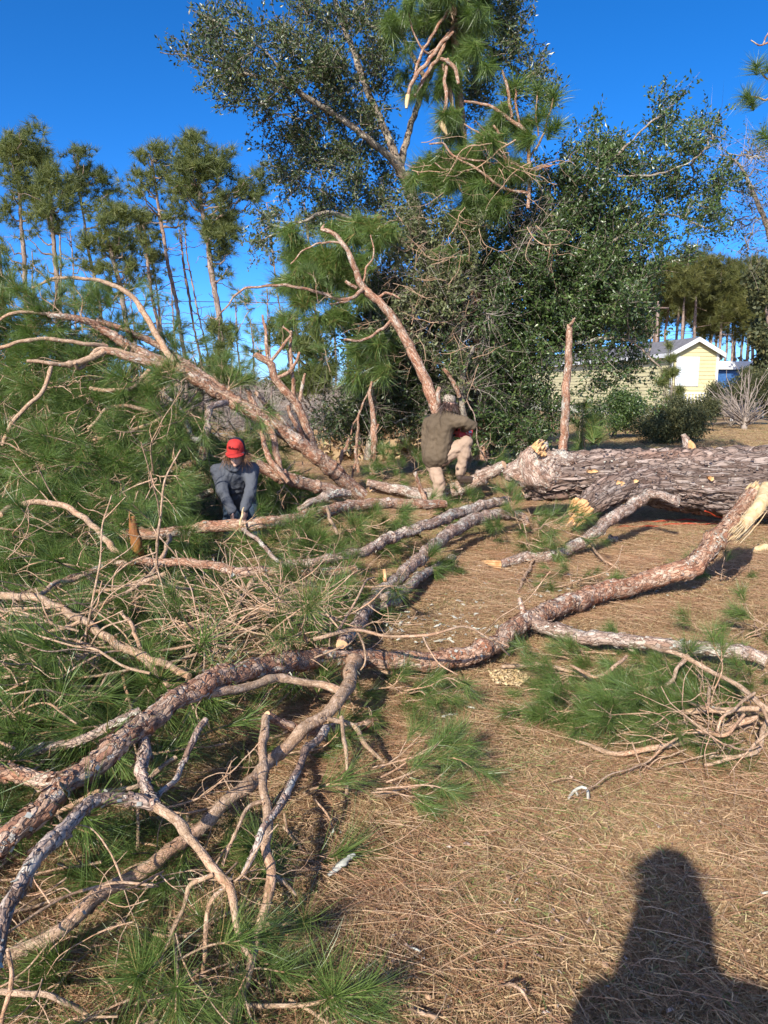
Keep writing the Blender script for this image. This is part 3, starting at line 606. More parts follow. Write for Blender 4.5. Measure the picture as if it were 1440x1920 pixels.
mb = MB(); P, Rr = path_d([(1255, 905, 34, 8.5), (1200, 905, 30, 8.35), (1155, 915, 29, 8.2), (1120, 932, 27, 8.1), (1090, 955, 22, 8.0)]); tube(mb, P, Rr, .012, 50, 0, rough=.035, rsc=20, bs=.2, cap1=1, flakes=200, lichen=60, li_mi=2)
mb.obj('torn_branch', [M['trunk_bark'], M['wood'], M['lichen']], TR)
p = D(1088, 957, 7.96)[0]; splinter(TR, p, (-.5, -.45, -.35), .12, .20, M['wood'], 110)
for (px, py, rp) in ((1158, 907, 11), (1190, 901, 8), (1118, 884, 9)):
    pass
mb = MB()
for (px, py, rx, ry, Y) in ((1159, 906, 13, 5, 8.045), (1190, 902, 9, 4, 8.13), (1112, 884, 9, 4, 8.435), (1333, 897, 6, 4, 8.18)):
    c, sc_ = D(px, py, Y); a = np.linspace(0, 6.283, 12, endpoint=False)
    v = np.stack([c[0] + rx * sc_ * np.cos(a), np.full(12, c[1]) + 0.012 * np.sin(a), c[2] + ry * sc_ * np.sin(a)], -1) + rng.normal(0, .006, (12, 3)); v = np.vstack([v, v + [0, .05, 0], c + [0, -.012, 0]])
    i = np.arange(12); mb.add(v, [np.stack([i, (i + 1) % 12, (i + 1) % 12 + 12, i + 12], -1), np.stack([i, (i + 1) % 12, np.full(12, 24)], -1)])
mb.obj('bare_bark_scar', M['wood'], TR)
mb = MB(); P, Rr = path_d([(1293, 846, 9, 8.6), (1288, 832, 9, 8.6), (1281, 815, 5, 8.6)]); tube(mb, P, Rr, .015, 10, 0, rough=.014, rsc=30); mb.obj('broken_stub', M['bark_grey'], TR)
mb = MB(); P, Rr = path_d([(1298, 846, 8, 8.58), (1297, 836, 7, 8.56), (1292, 826, 3, 8.56)]); tube(mb, P, Rr, .015, 8, 0); mb.obj('broken_stub', M['wood'], TR)
B2 = limb('fallen_limb', 'medium grey branch slanting down from the thick trunk to bare ground, splintered at its tip', 'h', [
    (1218, 925, 14, .52), (1195, 940, 14, .46), (1160, 965, 14, .36), (1120, 995, 14, .25), (1080, 1022, 14, .15), (1030, 1042, 13, .10), (980, 1048, 12, .08), (935, 1060, 9, .06)], M['bark_grey'], rough=.007, lichen=80, flakes=140, rsc=34, caps=(2, 3))
branch(B2, 'h', [(1218, 925, 12, .53), (1240, 930, 11, .52), (1270, 938, 12, .5)], M['bark_grey'], flakes=80, rough=.004)
splinter(B2, G(930, 1060, .06)[0], (-1, -.15, .1), .045, .14, M['wood'])
branch(B2, 'h', [(1000, 1050, 4, .08), (985, 1080, 4, .06), (970, 1110, 3, .05)])
branch(B2, 'h', [(1105, 1000, 3, .2), (1120, 1040, 3, .1), (1165, 1070, 3, .05)])
# orange rope under the trunk
mo, nt, b = mat('orange_rope', 0.6, 0.3); b.inputs['Base Color'].default_value = (0.42, 0.05, 0.02, 1)
for lab, pts in (('upper orange red rope stretched along the ground under the thick trunk', [(1110, 985, 2.5, .02), (1180, 980, 2.5, .02), (1290, 976, 2.6, .03), (1380, 978, 2.6, .03), (1470, 980, 2.6, .03)]),
                 ('lower orange red rope stretched along the ground under the thick trunk', [(1125, 990, 2.3, .02), (1200, 986, 2.3, .02), (1300, 983, 2.4, .02), (1400, 986, 2.4, .02), (1480, 992, 2.6, .02)]),
                 ('short orange rope slanting down from beneath the trunk to the ground ropes', [(1322, 958, 2.0, .25), (1345, 968, 2.0, .15), (1365, 978, 2.2, .03)])):
    mb = MB(); P, Rr = path_h(pts); tube(mb, P, Rr * .65, .03, 8, 0, wob=.008, cap0=None); tag(mb.obj('rope', mo, None, origin=P[0]), lab, 'rope', 'ropes under the fallen trunk')

# ---- the fallen crown at left: main stem rising into the heap
M1 = limb('fallen_treetop', 'long scaly stem of the fallen pine top rising leftward over the green heap', 'd', [
    (680, 930, 16.0, 9.3), (650, 905, 16.8, 9.2), (615, 872, 16.8, 9.05), (570, 838, 16.8, 8.95), (520, 802, 16.0, 8.85), (465, 768, 15.1, 8.75), (410, 738, 14.3, 8.65), (350, 700, 13.4, 8.55), (290, 672, 12.6, 8.45), (240, 648, 10.9, 8.4), (190, 615, 8.4, 8.3), (150, 598, 6.7, 8.2), (90, 590, 5.0, 8.1)], M['bark'], rough=.010, lichen=120, flakes=160, rsc=30, ns=18, cat='fallen treetop')
def mbr(pts, mt=None, **k): return branch(M1, 'd', pts, mt or M['twig'], **k)
mbr([(560, 832, 12, 9.1), (500, 785, 12, 9.0), (430, 740, 11, 8.9), (360, 690, 10, 8.8), (300, 650, 9, 8.7), (240, 620, 8, 8.6), (180, 600, 7, 8.5)], M['bark'], rough=.004, flakes=80, lichen=60)
mbr([(335, 690, 9, 8.5), (300, 640, 9, 8.6), (262, 575, 8, 8.7), (232, 545, 7, 8.7), (180, 525, 5, 8.7), (110, 520, 4, 8.7), (60, 540, 3, 8.7)])
mbr([(200, 650, 8, 8.2), (160, 645, 6, 8.0), (100, 635, 6, 7.9), (50, 640, 5, 7.8), (-20, 655, 5, 7.7)])
mbr([(280, 680, 9, 8.2), (240, 662, 7, 8.1), (190, 655, 6, 8.0), (150, 690, 6, 7.8), (140, 680, 5, 7.7)])
mbr([(345, 700, 10, 8.2), (270, 678, 9, 8.1), (190, 657, 8, 8.0)], M['bark'])
mbr([(195, 658, 9, 7.9), (165, 675, 9, 7.8), (130, 683, 8, 7.7), (95, 680, 6, 7.6), (50, 677, 5, 7.5)])
mbr([(96, 688, 6, 7.55), (85, 720, 6, 7.4), (60, 755, 6, 7.3), (30, 785, 6, 7.2), (12, 810, 6, 7.1), (5, 835, 5, 7.1)])
mbr([(425, 755, 9, 8.3), (400, 760, 9, 8.1), (388, 780, 9, 8.0), (388, 805, 9, 7.9), (375, 822, 9, 7.9), (362, 822, 9, 7.9), (350, 795, 8, 8.0), (330, 760, 8, 8.1), (300, 735, 6, 8.1), (260, 718, 5, 8.0)], M['bark_grey'], lichen=120)
mbr([(280, 695, 8, 8.0), (262, 715, 7, 7.9), (240, 730, 6, 7.8), (200, 732, 6, 7.7), (168, 728, 5, 7.7)], caps=(2, None))
mbr([(330, 800, 7, 7.8), (300, 780, 6, 7.7), (250, 762, 6, 7.6), (205, 765, 5, 7.5), (180, 790, 5, 7.4), (165, 805, 4, 7.4)])
mbr([(305, 782, 5, 7.6), (270, 800, 5, 7.5), (230, 812, 5, 7.4), (175, 825, 4, 7.3)])
mbr([(375, 830, 10, 8.0), (378, 855, 10, 7.9), (350, 875, 10, 7.8), (300, 882, 9, 7.7), (255, 876, 8, 7.6)], M['bark'], flakes=60)
mbr([(100, 826, 6, 7.5), (130, 850, 7, 7.4), (155, 868, 8, 7.3)], M['bark'])
mbr([(160, 870, 9, 7.2), (110, 868, 8, 7.1), (70, 875, 7, 7.0), (35, 885, 6, 6.9)], M['bark'], caps=(2, 2))
mbr([(160, 860, 6, 7.3), (120, 858, 6, 7.2), (70, 852, 5, 7.1), (30, 842, 4, 7.0)])
mbr([(500, 790, 8, 8.6), (515, 830, 9, 8.4), (520, 860, 9, 8.3), (528, 890, 8, 8.2)], M['bark'])
mbr([(490, 810, 7, 8.4), (505, 860, 8, 8.2), (540, 905, 8, 8.1)], M['bark'])
mbr([(480, 870, 13, 8.2), (530, 895, 14, 8.3), (580, 908, 14, 8.5), (640, 925, 13, 8.7)], M['bark'], rough=.006, flakes=60)
mbr([(240, 935, 12, 7.4), (290, 945, 12, 7.6), (350, 940, 11, 7.8), (400, 920, 9, 7.9)], M['bark_grey'], rough=.006)
mbr([(560, 955, 8, 8.0), (590, 940, 10, 8.2), (620, 927, 11, 8.4), (655, 925, 10, 8.6)], M['bark_grey'], lichen=300)
mbr([(480, 770, 10, 8.8), (470, 745, 9, 8.8), (462, 725, 7, 8.8)], M['bark'], caps=(None, 2))
mbr([(100, 590, 5, 8.2), (60, 585, 4, 8.1), (20, 590, 4, 8.0), (-20, 610, 3, 7.9)])
# the group of dead stems behind it
M2 = limb('broken_sapling', 'cluster of broken reddish stems sticking up behind the fallen treetop', 'd', [
    (590, 850, 11, 9.9), (570, 790, 10, 9.9), (545, 745, 9, 9.9), (520, 715, 9, 9.9), (505, 680, 8, 9.9), (485, 668, 8, 9.9), (482, 662, 8, 9.9)], M['bark'], rough=.004, lichen=30, flakes=60, cat='broken sapling', ns=12)
def sbr(pts, **k): return branch(M2, 'd', pts, M['bark'], **k)
sbr([(520, 715, 8, 9.9), (508, 690, 6, 9.9), (500, 660, 5, 9.9), (498, 620, 4, 9.9), (492, 590, 3, 9.9)])
sbr([(575, 840, 7, 9.7), (558, 800, 7, 9.7), (545, 780, 6, 9.7), (540, 760, 6, 9.7)])
sbr([(580, 820, 7, 10.0), (575, 795, 7, 10.0), (558, 765, 6, 10.0), (550, 735, 6, 10.0), (547, 690, 5, 10.0), (545, 650, 4, 10.0), (546, 620, 3, 10.0)])
sbr([(560, 765, 5, 10.0), (566, 730, 5, 10.0), (572, 700, 3, 10.0)])
sbr([(505, 680, 5, 9.9), (530, 650, 4, 9.9), (545, 628, 3, 9.9), (530, 612, 2, 9.9)])
sbr([(515, 710, 5, 9.9), (545, 695, 5, 9.9), (562, 660, 3, 9.9)])
sbr([(480, 735, 7, 9.8), (500, 760, 7, 9.7), (530, 790, 8, 9.6), (560, 830, 8, 9.6)])

# ------------------------------------------------------------------ needle masses
def ndir(ax, ay, az, sx=.6, sy=.5, sz=.35): return lambda x, y: (rng.normal(ax, sx), rng.normal(ay, sy), rng.normal(az, sz))
def moundY(x, y): return 8.9 - (y - 590) / 410 * 2.7
# heap at left, three layers deep
H1 = empty('needle_heap', (-3.6, 7.4, 0), 'tall heap of drooping long green pine boughs at the left edge', 'pine bough heap')
polyH = [(-30, 578), (120, 578), (230, 612), (330, 670), (420, 740), (370, 800), (330, 860), (290, 1000), (-30, 1010)]
fill(MID, 'needle_spray', polyH, 285, lambda x, y: D(x, y, moundY(x, y) + rng.normal(0.05, 0.12))[0], ndir(-.25, -.6, -.55), lambda: .7 + .45 * rng.random(), H1)
fill(TWIG, 'twig', [(-20, 640), (200, 650), (330, 720), (300, 800), (280, 980), (-20, 990)], 45, lambda x, y: D(x, y, moundY(x, y) - .1)[0], ndir(-.5, -.3, -.3, .7, .4, .3), lambda: .7 + .7 * rng.random(), H1)
fill(MID, 'needle_spray', polyH, 100, lambda x, y: D(x, y + 15, moundY(x, y) + .5 + .5 * rng.random())[0], ndir(-.1, -.4, -.4), lambda: .9 + .5 * rng.random(), H1)
fill(MID, 'needle_spray', [(-30, 560), (60, 552), (140, 575), (210, 610), (300, 660), (200, 650), (-30, 620)], 46, lambda x, y: D(x, y + 12, 8.3 + .5 * rng.random())[0], ndir(-.5, -.25, .15, .5, .3, .3), lambda: .5 + .35 * rng.random(), H1)
H2 = empty('needle_heap', (-1.9, 8.9, 0), 'green pine boughs hanging under the fallen treetop stem behind the man in the red cap', 'pine bough heap')
polyM = [(300, 700), (420, 760), (520, 820), (640, 920), (520, 950), (500, 830), (390, 800)]
fill(MID, 'needle_spray', polyM, 60, lambda x, y: D(x, y, 9.35 + .6 * rng.random())[0], ndir(-.2, -.4, -.5), lambda: .7 + .4 * rng.random(), H2)
polyT = [(60, 575), (200, 560), (330, 640), (470, 740), (440, 770), (300, 690), (100, 610)]
fill(MID, 'needle_spray', polyT, 60, lambda x, y: D(x, y, 8.9 + .4 * rng.random())[0], ndir(-.3, -.1, .2), lambda: .5 + .3 * rng.random(), H2)
fill(MID, 'needle_spray', [(290, 590), (330, 590), (340, 660), (300, 660)], 5, lambda x, y: D(x, y, 9.2)[0], ndir(0, -.1, -.8, .2, .2, .1), lambda: .6, H2)
fill(MID, 'needle_spray', [(440, 560), (640, 560), (640, 700), (480, 700)], 16, lambda x, y: D(x, y, 10.2 + .5 * rng.random())[0], ndir(0, 0, .2), lambda: .4 + .3 * rng.random(), M2)
# the flat boughs between the heap and the foreground limb
fill(MID, 'needle_spray', [(240, 800), (400, 800), (520, 850), (600, 930), (500, 965), (240, 965)], 75, lambda x, y: D(x, y, 8.5 + .7 * rng.random())[0], ndir(-.2, -.2, -.3, .6, .3, .4), lambda: .5 + .35 * rng.random(), H2)
fill(TWIG, 'twig', [(240, 850), (600, 870), (600, 950), (240, 960)], 16, lambda x, y: D(x, y, 8.3 + .3 * rng.random())[0], ndir(-.5, -.2, 0, .6, .3, .3), lambda: .5 + .35 * rng.random(), H2)
H3 = empty('needle_bed', (-1.5, 5.2, 0), 'bed of green needled boughs and grey twigs at left between the fallen limbs', 'pine bough bed')
polyA = [(-30, 990), (240, 990), (420, 1000), (640, 1010), (650, 1120), (600, 1210), (420, 1250), (260, 1300), (120, 1400), (-30, 1420)]
hh = lambda a, b: (lambda x, y: G(x, y, a + b * rng.random())[0])
fill(MID, 'needle_spray', polyA, 130, hh(.03, .22), ndir(-.35, -.65, -.12, .7, .4, .2), lambda: .7 + .45 * rng.random(), H3)
fill(NEAR, 'needle_spray', polyA, 90, hh(.1, .25), ndir(-.35, -.6, -.1, .7, .4, .25), lambda: .7 + .4 * rng.random(), H3)
fill(TWIG, 'twig', polyA, 120, hh(.14, .32), ndir(-.5, -.3, 0, .8, .6, .16), lambda: .5 + .6 * rng.random(), H3)
polyA2 = [(350, 1100), (660, 1090), (720, 1180), (640, 1230), (480, 1240), (380, 1200)]
fill(TWIG, 'twig', polyA2, 80, hh(.08, .28), ndir(-.6, -.2, .05, .7, .5, .18), lambda: .45 + .4 * rng.random(), H3)
H4 = empty('needle_bed', (-.9, 2.6, 0), 'sparse green boughs and curled twigs on the ground at the lower left corner', 'pine bough bed')
polyB = [(-30, 1400), (200, 1380), (420, 1300), (640, 1280), (620, 1400), (600, 1560), (560, 1700), (560, 1930), (-30, 1930)]
fill(NEAR, 'needle_spray', polyB, 54, hh(.0, .07), ndir(-.1, -.65, -.02, .7, .5, .14), lambda: .5 + .3 * rng.random(), H4)
fill(TUFT, 'needle_tuft', polyB, 48, hh(.0, .07), ndir(.1, -.5, .1, .8, .5, .3), lambda: .5 + .4 * rng.random(), H4)
fill(TWIG, 'twig', [(-30, 1400), (420, 1320), (540, 1400), (480, 1700), (440, 1930), (-30, 1930)], 44, hh(.04, .2), ndir(-.2, -.6, 0, .7, .4, .16), lambda: .25 + .28 * rng.random(), H4)
H5 = empty('needle_bed', G(1200, 1330)[0], 'fan of bright green boughs under the grey branch at right edge', 'pine bough bed')
polyC = [(1000, 1215), (1150, 1200), (1440, 1235), (1460, 1380), (1300, 1400), (1080, 1390), (1000, 1330), (960, 1270)]
fill(NEAR, 'needle_spray', [(1060, 1225), (1150, 1215), (1440, 1245), (1460, 1370), (1300, 1385), (1120, 1370), (1050, 1320)], 112, hh(.01, .07), ndir(-.75, -.25, .0, .45, .35, .10), lambda: .40 + .22 * rng.random(), H5)
for pts in ([(1210, 1210, 6, .2), (1260, 1225, 7, .24), (1330, 1255, 7, .22), (1390, 1290, 7, .2), (1430, 1325, 8, .17), (1460, 1345, 8, .15)],
            [(1175, 1230, 5, .2), (1150, 1255, 5, .18), (1110, 1265, 5, .14), (1070, 1248, 4, .12)], [(1290, 1230, 5, .24), (1260, 1270, 5, .2), (1220, 1290, 5, .16), (1190, 1300, 4, .12)],
            [(1435, 1330, 8, .16), (1340, 1330, 8, .12), (1250, 1338, 7, .08), (1200, 1336, 6, .07)], [(1420, 1345, 7, .12), (1340, 1375, 8, .07), (1250, 1400, 8, .05), (1170, 1412, 7, .04), (1080, 1390, 5, .03)],
            [(1395, 1340, 5, .18), (1355, 1378, 5, .14), (1310, 1360, 5, .12), (1260, 1330, 4, .12), (1210, 1322, 4, .1)], [(1440, 1350, 7, .14), (1420, 1400, 7, .08), (1380, 1420, 6, .05), (1320, 1435, 5, .03)],
            [(1430, 1325, 5, .2), (1440, 1370, 5, .14), (1400, 1410, 5, .08), (1330, 1418, 4, .04)], [(1415, 1300, 4, .24), (1360, 1340, 4, .2), (1345, 1372, 4, .15)], [(1330, 1290, 4, .2), (1325, 1330, 4, .17), (1270, 1300, 4, .13)]):
    branch(H5, 'h', pts, M['twig'], flakes=0, lichen=4, ns=8)
branch(H5, 'h', [(940, 1250, 5, .06), (1010, 1246, 5, .06), (1080, 1262, 5, .06), (1110, 1280, 4, .05), (1120, 1310, 4, .04)], M['twig'], flakes=0)
fill(TWIG, 'twig', [(1250, 1240), (1440, 1260), (1450, 1420), (1150, 1400)], 24, hh(.05, .12), ndir(-.7, -.3, 0, .5, .4, .15), lambda: .4 + .3 * rng.random(), H5)
def tuftgroup(name, label, poly, n, meshes, h, dr, sc, nt=0):
    cx = sum(p[0] for p in poly) / len(poly); cy = max(p[1] for p in poly)
    e = empty(name, G(cx, cy)[0], label, 'pine bough', 'loose green boughs on the ground'); fill(meshes, 'needle_spray', poly, n, h, dr, sc, e)
    if nt: fill(TWIG, 'twig', poly, nt, h, dr, sc, e)
tuftgroup('pine_bough', 'green bough below the two crossing limbs in front of the broken trunk end', [(880, 900), (960, 890), (1040, 950), (1060, 1010), (960, 1030), (850, 1010)], 30, MID, hh(.03, .3), ndir(.2, -.5, -.1, .6, .4, .3), lambda: .5 + .3 * rng.random(), 4)
tuftgroup('pine_bough', 'bright green bough between the long red limb and the straight grey limb', [(520, 985), (620, 975), (780, 955), (830, 975), (700, 1020), (560, 1050), (480, 1050)], 40, MID, hh(.03, .28), ndir(.3, -.5, -.05, .6, .4, .3), lambda: .5 + .35 * rng.random(), 5)
tuftgroup('pine_bough', 'cone of green needles pointing right beside the lower twigs on the brown lawn', [(690, 1440), (730, 1430), (735, 1480), (690, 1500)], 7, NEAR, hh(.08, .08), ndir(.9, .1, .1, .15, .2, .1), lambda: .45 + .15 * rng.random())
tuftgroup('pine_bough', 'low green bough on the bare ground below the torn medium branch', [(1030, 1080), (1120, 1080), (1130, 1095), (1030, 1098)], 8, NEAR, hh(.02, .06), ndir(-.3, -.3, .1, .8, .4, .1), lambda: .4 + .15 * rng.random())
tuftgroup('pine_bough', 'small green bough behind the foreground limb near its raised end', [(1290, 1070), (1380, 1060), (1400, 1085), (1300, 1095)], 8, NEAR, hh(.02, .05), ndir(-.3, -.2, .1, .8, .4, .1), lambda: .45 + .15 * rng.random(), 2)
tuftgroup('pine_bough', 'green tuft under the foreground limb left of the bare brown ground', [(600, 1250), (800, 1255), (790, 1320), (680, 1350), (620, 1330)], 16, NEAR, hh(.02, .1), ndir(.3, -.5, 0, .6, .4, .15), lambda: .4 + .25 * rng.random(), 4)
tuftgroup('pine_bough', 'green bough in the shade between the two grey limbs', [(680, 1000), (800, 1000), (900, 1000), (850, 1060), (760, 1090), (660, 1090)], 22, MID, hh(.02, .15), ndir(0, -.5, 0, .7, .4, .2), lambda: .45 + .25 * rng.random(), 8)
tuftgroup('pine_bough', 'green bough behind the raised boot and the lichen log', [(690, 860), (800, 850), (960, 860), (900, 900), (780, 915), (690, 900)], 30, MID, lambda x, y: D(x, y, 10.6 + .8 * rng.random())[0], ndir(0, -.3, .3, .6, .4, .3), lambda: .5 + .3 * rng.random(), 4)
tuftgroup('pine_bough', 'flat green bough at the right edge above the grey branch', [(1380, 1170), (1470, 1160), (1470, 1200), (1380, 1200)], 7, NEAR, hh(.02, .05), ndir(-.6, -.1, .1, .5, .4, .1), lambda: .5 + .15 * rng.random())

#PART2
# ================================================================== STANDING TREES
def leaf_spray(seed, nleaf, L, ls, lw, twig_mi=1, spread=0.5):
    """a twig along +Z with folded leaves on it"""
    mb = MB(); C, r = tube(mb, [[0, 0, 0], [rng.normal(0, .03), rng.normal(0, .03), L * .5], [rng.normal(0, .06), rng.normal(0, .06), L]], [.004, .003, .0015], L / 5, 3, twig_mi)
    t = rng.random(nleaf) ** 0.8; b = np.array([C[int(x * (len(C) - 1))] for x in t]) + rng.normal(0, L * .10, (nleaf, 3))
    d = rng.normal(0, 1, (nleaf, 3)); d[:, 2] += .7; d /= np.linalg.norm(d, axis=1)[:, None]
    s = np.cross(d, rng.normal(0, 1, (nleaf, 3))); s /= np.linalg.norm(s, axis=1)[:, None]; n = np.cross(d, s)
    l = (ls * (.65 + .6 * rng.random(nleaf)))[:, None]; w_ = (lw * (.7 + .5 * rng.random(nleaf)))[:, None]
    v = np.stack([b, b + d * l * .5 + s * w_ + n * w_ * .35, b + d * l, b + d * l * .5 - s * w_ + n * w_ * .35, ], 1).reshape(-1, 3)
    o = (np.arange(nleaf) * 4)[:, None]; mb.add(v, np.concatenate([o + [[0, 1, 2]], o + [[0, 2, 3]]]), 0, np.repeat(np.clip(rng.normal(.45, .22, nleaf), 0, 1), 4))
    return mb_var(mb)
OAKV = [leaf_spray(k, 20, .36, .072, .015) for k in range(8)]
UNDV = [leaf_spray(k, 26, .38, .068, .016) for k in range(8)]
SPARSE = [leaf_spray(k, 9, .6, .06, .013) for k in range(6)]
def bare_spray(n, L, w_):
    mb = MB(); b = np.zeros((n, 3)); b[:, 2] = L * .5 * rng.random(n); d = rng.normal(0, .7, (n, 3)); d[:, 2] = abs(d[:, 2]) + .4
    strips(mb, b, d, L * (.3 + .7 * rng.random(n)), np.full(n, w_), rng.normal(0, .3, (n, 3)), 3, 0, rng.random(n)); return mb_var(mb)
BAREV = [bare_spray(11, .8, .006) for _ in range(5)]
def needle_ball(n, L, wid, spread, seg=1, along=.12):
    mb = MB(); tuft_into(mb, np.zeros(3), np.array([0, 0, 1.0]), n, L, wid, spread, mi=0, along=along, droop=0.2)
    return mb_var(mb)
def needle_ball_lo(n, L, wid, spread):
    mb = MB(); q = rng.normal(0, 1, (n, 3)); q[:, 2] = 0; q /= np.linalg.norm(q, axis=1)[:, None]; a = spread * (.2 + rng.random(n))
    d = q * np.sin(a)[:, None]; d[:, 2] = np.cos(a); b = np.zeros((n, 3)); b[:, 2] = -.12 * rng.random(n)
    strips(mb, b, d, L * (.7 + .5 * rng.random(n)), np.full(n, wid), q * 0.1, 1, 0, np.clip(rng.normal(.5, .2, n), 0, 1)); return mb_var(mb)
PNV = [needle_ball(80, .28, .006, s) for s in (.6, .8, .9, 1.1)]
BALL = [needle_ball(190, .30, .0075, 1.3, along=.16) for _ in range(3)]
FARV = [needle_ball_lo(34, .30, .016, s) for s in (1.0, 1.2, 1.4, 1.1)]

def blob_points(blobs, Y0, ysp, per, clsp=0.13):
    P = []
    for b in blobs:
        px, py, rx, ry = b[:4]; dens = b[4] if len(b) > 4 else 1.0; yc = b[5] if len(b) > 5 else Y0
        n = max(3, int(per * dens * rx * ry / 1000.0)); sub = max(6, n // 10)
        cl = rng.normal(0, 1, (sub, 3)); cl /= np.linalg.norm(cl, axis=1)[:, None]; cl *= (rng.random(sub) ** 0.45)[:, None]
        k = rng.integers(0, sub, n); q = cl[k] + rng.normal(0, clsp, (n, 3))
        for a in q:
            p, s = D(px + a[0] * rx, py - a[2] * ry, yc + a[1] * ysp); P.append(p)
    return np.array(P)
def crown(parent, blobs, Y0, ysp, per, variants, mats, scl=1.0, up=.25, outward=None, name='crown', dirs=None):
    P = blob_points(blobs, Y0, ysp, per); mb = MB(); n = len(P)
    d = rng.normal(0, .7, (n, 3)); d[:, 2] += up
    if dirs is not None: d = rng.normal(0, .4, (n, 3)) + np.asarray(dirs)
    if outward is not None: q = P - outward; q /= np.linalg.norm(q, axis=1)[:, None]; d = d + q * .8
    stack(mb, variants, P, d, scl * (.7 + .6 * rng.random(n)), .12)
    o = mb.obj(name, mats, parent, smooth=False); o['kind'] = 'stuff'; return o, P
def oak_branches(parent, starts, P, n, r0=0.02, mt=None):
    """crooked limbs that run from the traced ones to places in the crown"""
    S = np.concatenate(starts)
    for _ in range(n):
        t = P[rng.integers(0, len(P))]; dd = np.linalg.norm(S - t, axis=1); i = np.argsort(dd)[rng.integers(0, 4)]; s = S[i]
        L = np.linalg.norm(t - s)
        if L < .3: continue
        k = 5; q = [s + (t - s) * a + rng.normal(0, .06 * L, 3) * (a > 0) for a in np.linspace(0, 1, k)]
        mb = MB(); rr = min(r0, .006 + .012 * L); tube(mb, np.array(q), np.linspace(rr, .004, k), .08, 6, 0, wob=.02)
        mb.obj('branch', mt or M['oak_bark'], parent); S = np.vstack([S, q[2:4]])
def trace(parent, pts, mt, name='limb', ns=12, ring=.05, rough=.006, wob=.01, lichen=0):
    P, Rr = path_d(pts)
    if name == 'branch' or ns == 9: P, Rr = thin(P, Rr, pts)
    mb = MB(); C, _ = tube(mb, P, Rr, ring, ns, 0, wob=wob, rough=rough, rsc=18, knots=1, lichen=lichen, li_mi=1); mb.obj(name, [mt, M['lichen']], parent); return C[::4]

# ---- tall dark oak at centre
OA = empty('oak_tree', D(880, 858, 14)[0], 'tall oak with sparse dark leaves and pale lichened limbs reaching to the upper left', 'tree')
T = []
T.append(trace(OA, [(880, 862, 20, 14), (872, 740, 17, 14), (850, 640, 15, 14), (812, 500, 13, 14), (775, 380, 12, 14), (758, 325, 11, 14)], M['oak_bark'], 'trunk', ns=16))
T.append(trace(OA, [(765, 345, 8, 13.9), (735, 300, 7, 13.6), (700, 268, 6.5, 13.3), (660, 235, 6, 13.1), (620, 208, 5.5, 13), (580, 185, 5, 12.9), (540, 162, 4.5, 12.8), (490, 148, 3.5, 12.6), (430, 130, 2.5, 12.5), (360, 105, 1.6, 12.4), (300, 98, 1, 12.3)], M['oak_bark']))
T.append(trace(OA, [(760, 340, 8, 14), (740, 290, 8, 14), (715, 230, 7, 14), (690, 170, 6.5, 14), (665, 100, 5.5, 14), (640, 40, 4.5, 14), (610, -60, 3, 14)], M['oak_bark']))
T.append(trace(OA, [(750, 315, 7, 14.1), (770, 240, 6, 14.3), (800, 150, 5.5, 14.5), (850, 60, 5, 14.6), (900, -40, 3, 14.7)], M['oak_bark']))
T.append(trace(OA, [(800, 150, 5, 14.5), (770, 100, 4, 14.6), (745, 60, 4, 14.6), (700, 50, 3, 14.6), (640, 10, 2, 14.6)], M['oak_bark']))
T.append(trace(OA, [(830, 560, 9, 14), (800, 480, 7, 13.8), (700, 430, 5, 13.5), (620, 400, 4, 13.3), (560, 420, 2.5, 13.2), (490, 450, 1.5, 13)], M['oak_bark']))
T.append(trace(OA, [(540, 162, 3, 12.8), (500, 100, 2.2, 12.7), (440, 60, 1.8, 12.6), (360, 20, 1, 12.6)], M['oak_bark']))
T.append(trace(OA, [(850, 60, 4, 14.6), (920, 90, 3, 14.5), (980, 140, 2, 14.4), (1020, 110, 1, 14.4)], M['oak_bark']))
blA = [(360, 105, 55, 22, .5, 12.4), (420, 130, 70, 60, .9, 12.6), (470, 60, 80, 50, .7, 12.8), (500, 170, 80, 55, 1.0, 12.8), (560, 110, 90, 70, .9, 13), (620, 40, 100, 60, .9), (600, 220, 80, 60, .9), (540, 250, 60, 50, .6), (640, 150, 70, 70, .8),
       (680, 220, 70, 80, .7), (620, 320, 90, 60, 1.3), (560, 310, 55, 60, .7), (700, 330, 60, 70, 1.3), (640, 400, 80, 50, 1.0), (530, 425, 45, 35, .7, 13.2), (500, 460, 35, 22, .6, 13), (720, 90, 60, 90, 1.0), (940, 50, 70, 80, 1.3), (985, 165, 40, 60, 1.2), (900, 150, 55, 80, 1.2),
       (830, 60, 60, 80, 1.0), (760, 420, 60, 70, 1.2), (720, 500, 70, 60, 1.0), (400, 60, 40, 40, .35, 12.6), (640, -60, 180, 60, .8), (900, -60, 120, 60, .8), (1010, 110, 20, 30, .5)]
cA, PA = crown(OA, blA, 14, 1.3, 33, OAKV, [M['oak_leaf'], M['oak_bark']], outward=D(750, 330, 14)[0])
oak_branches(OA, T, PA, 150)

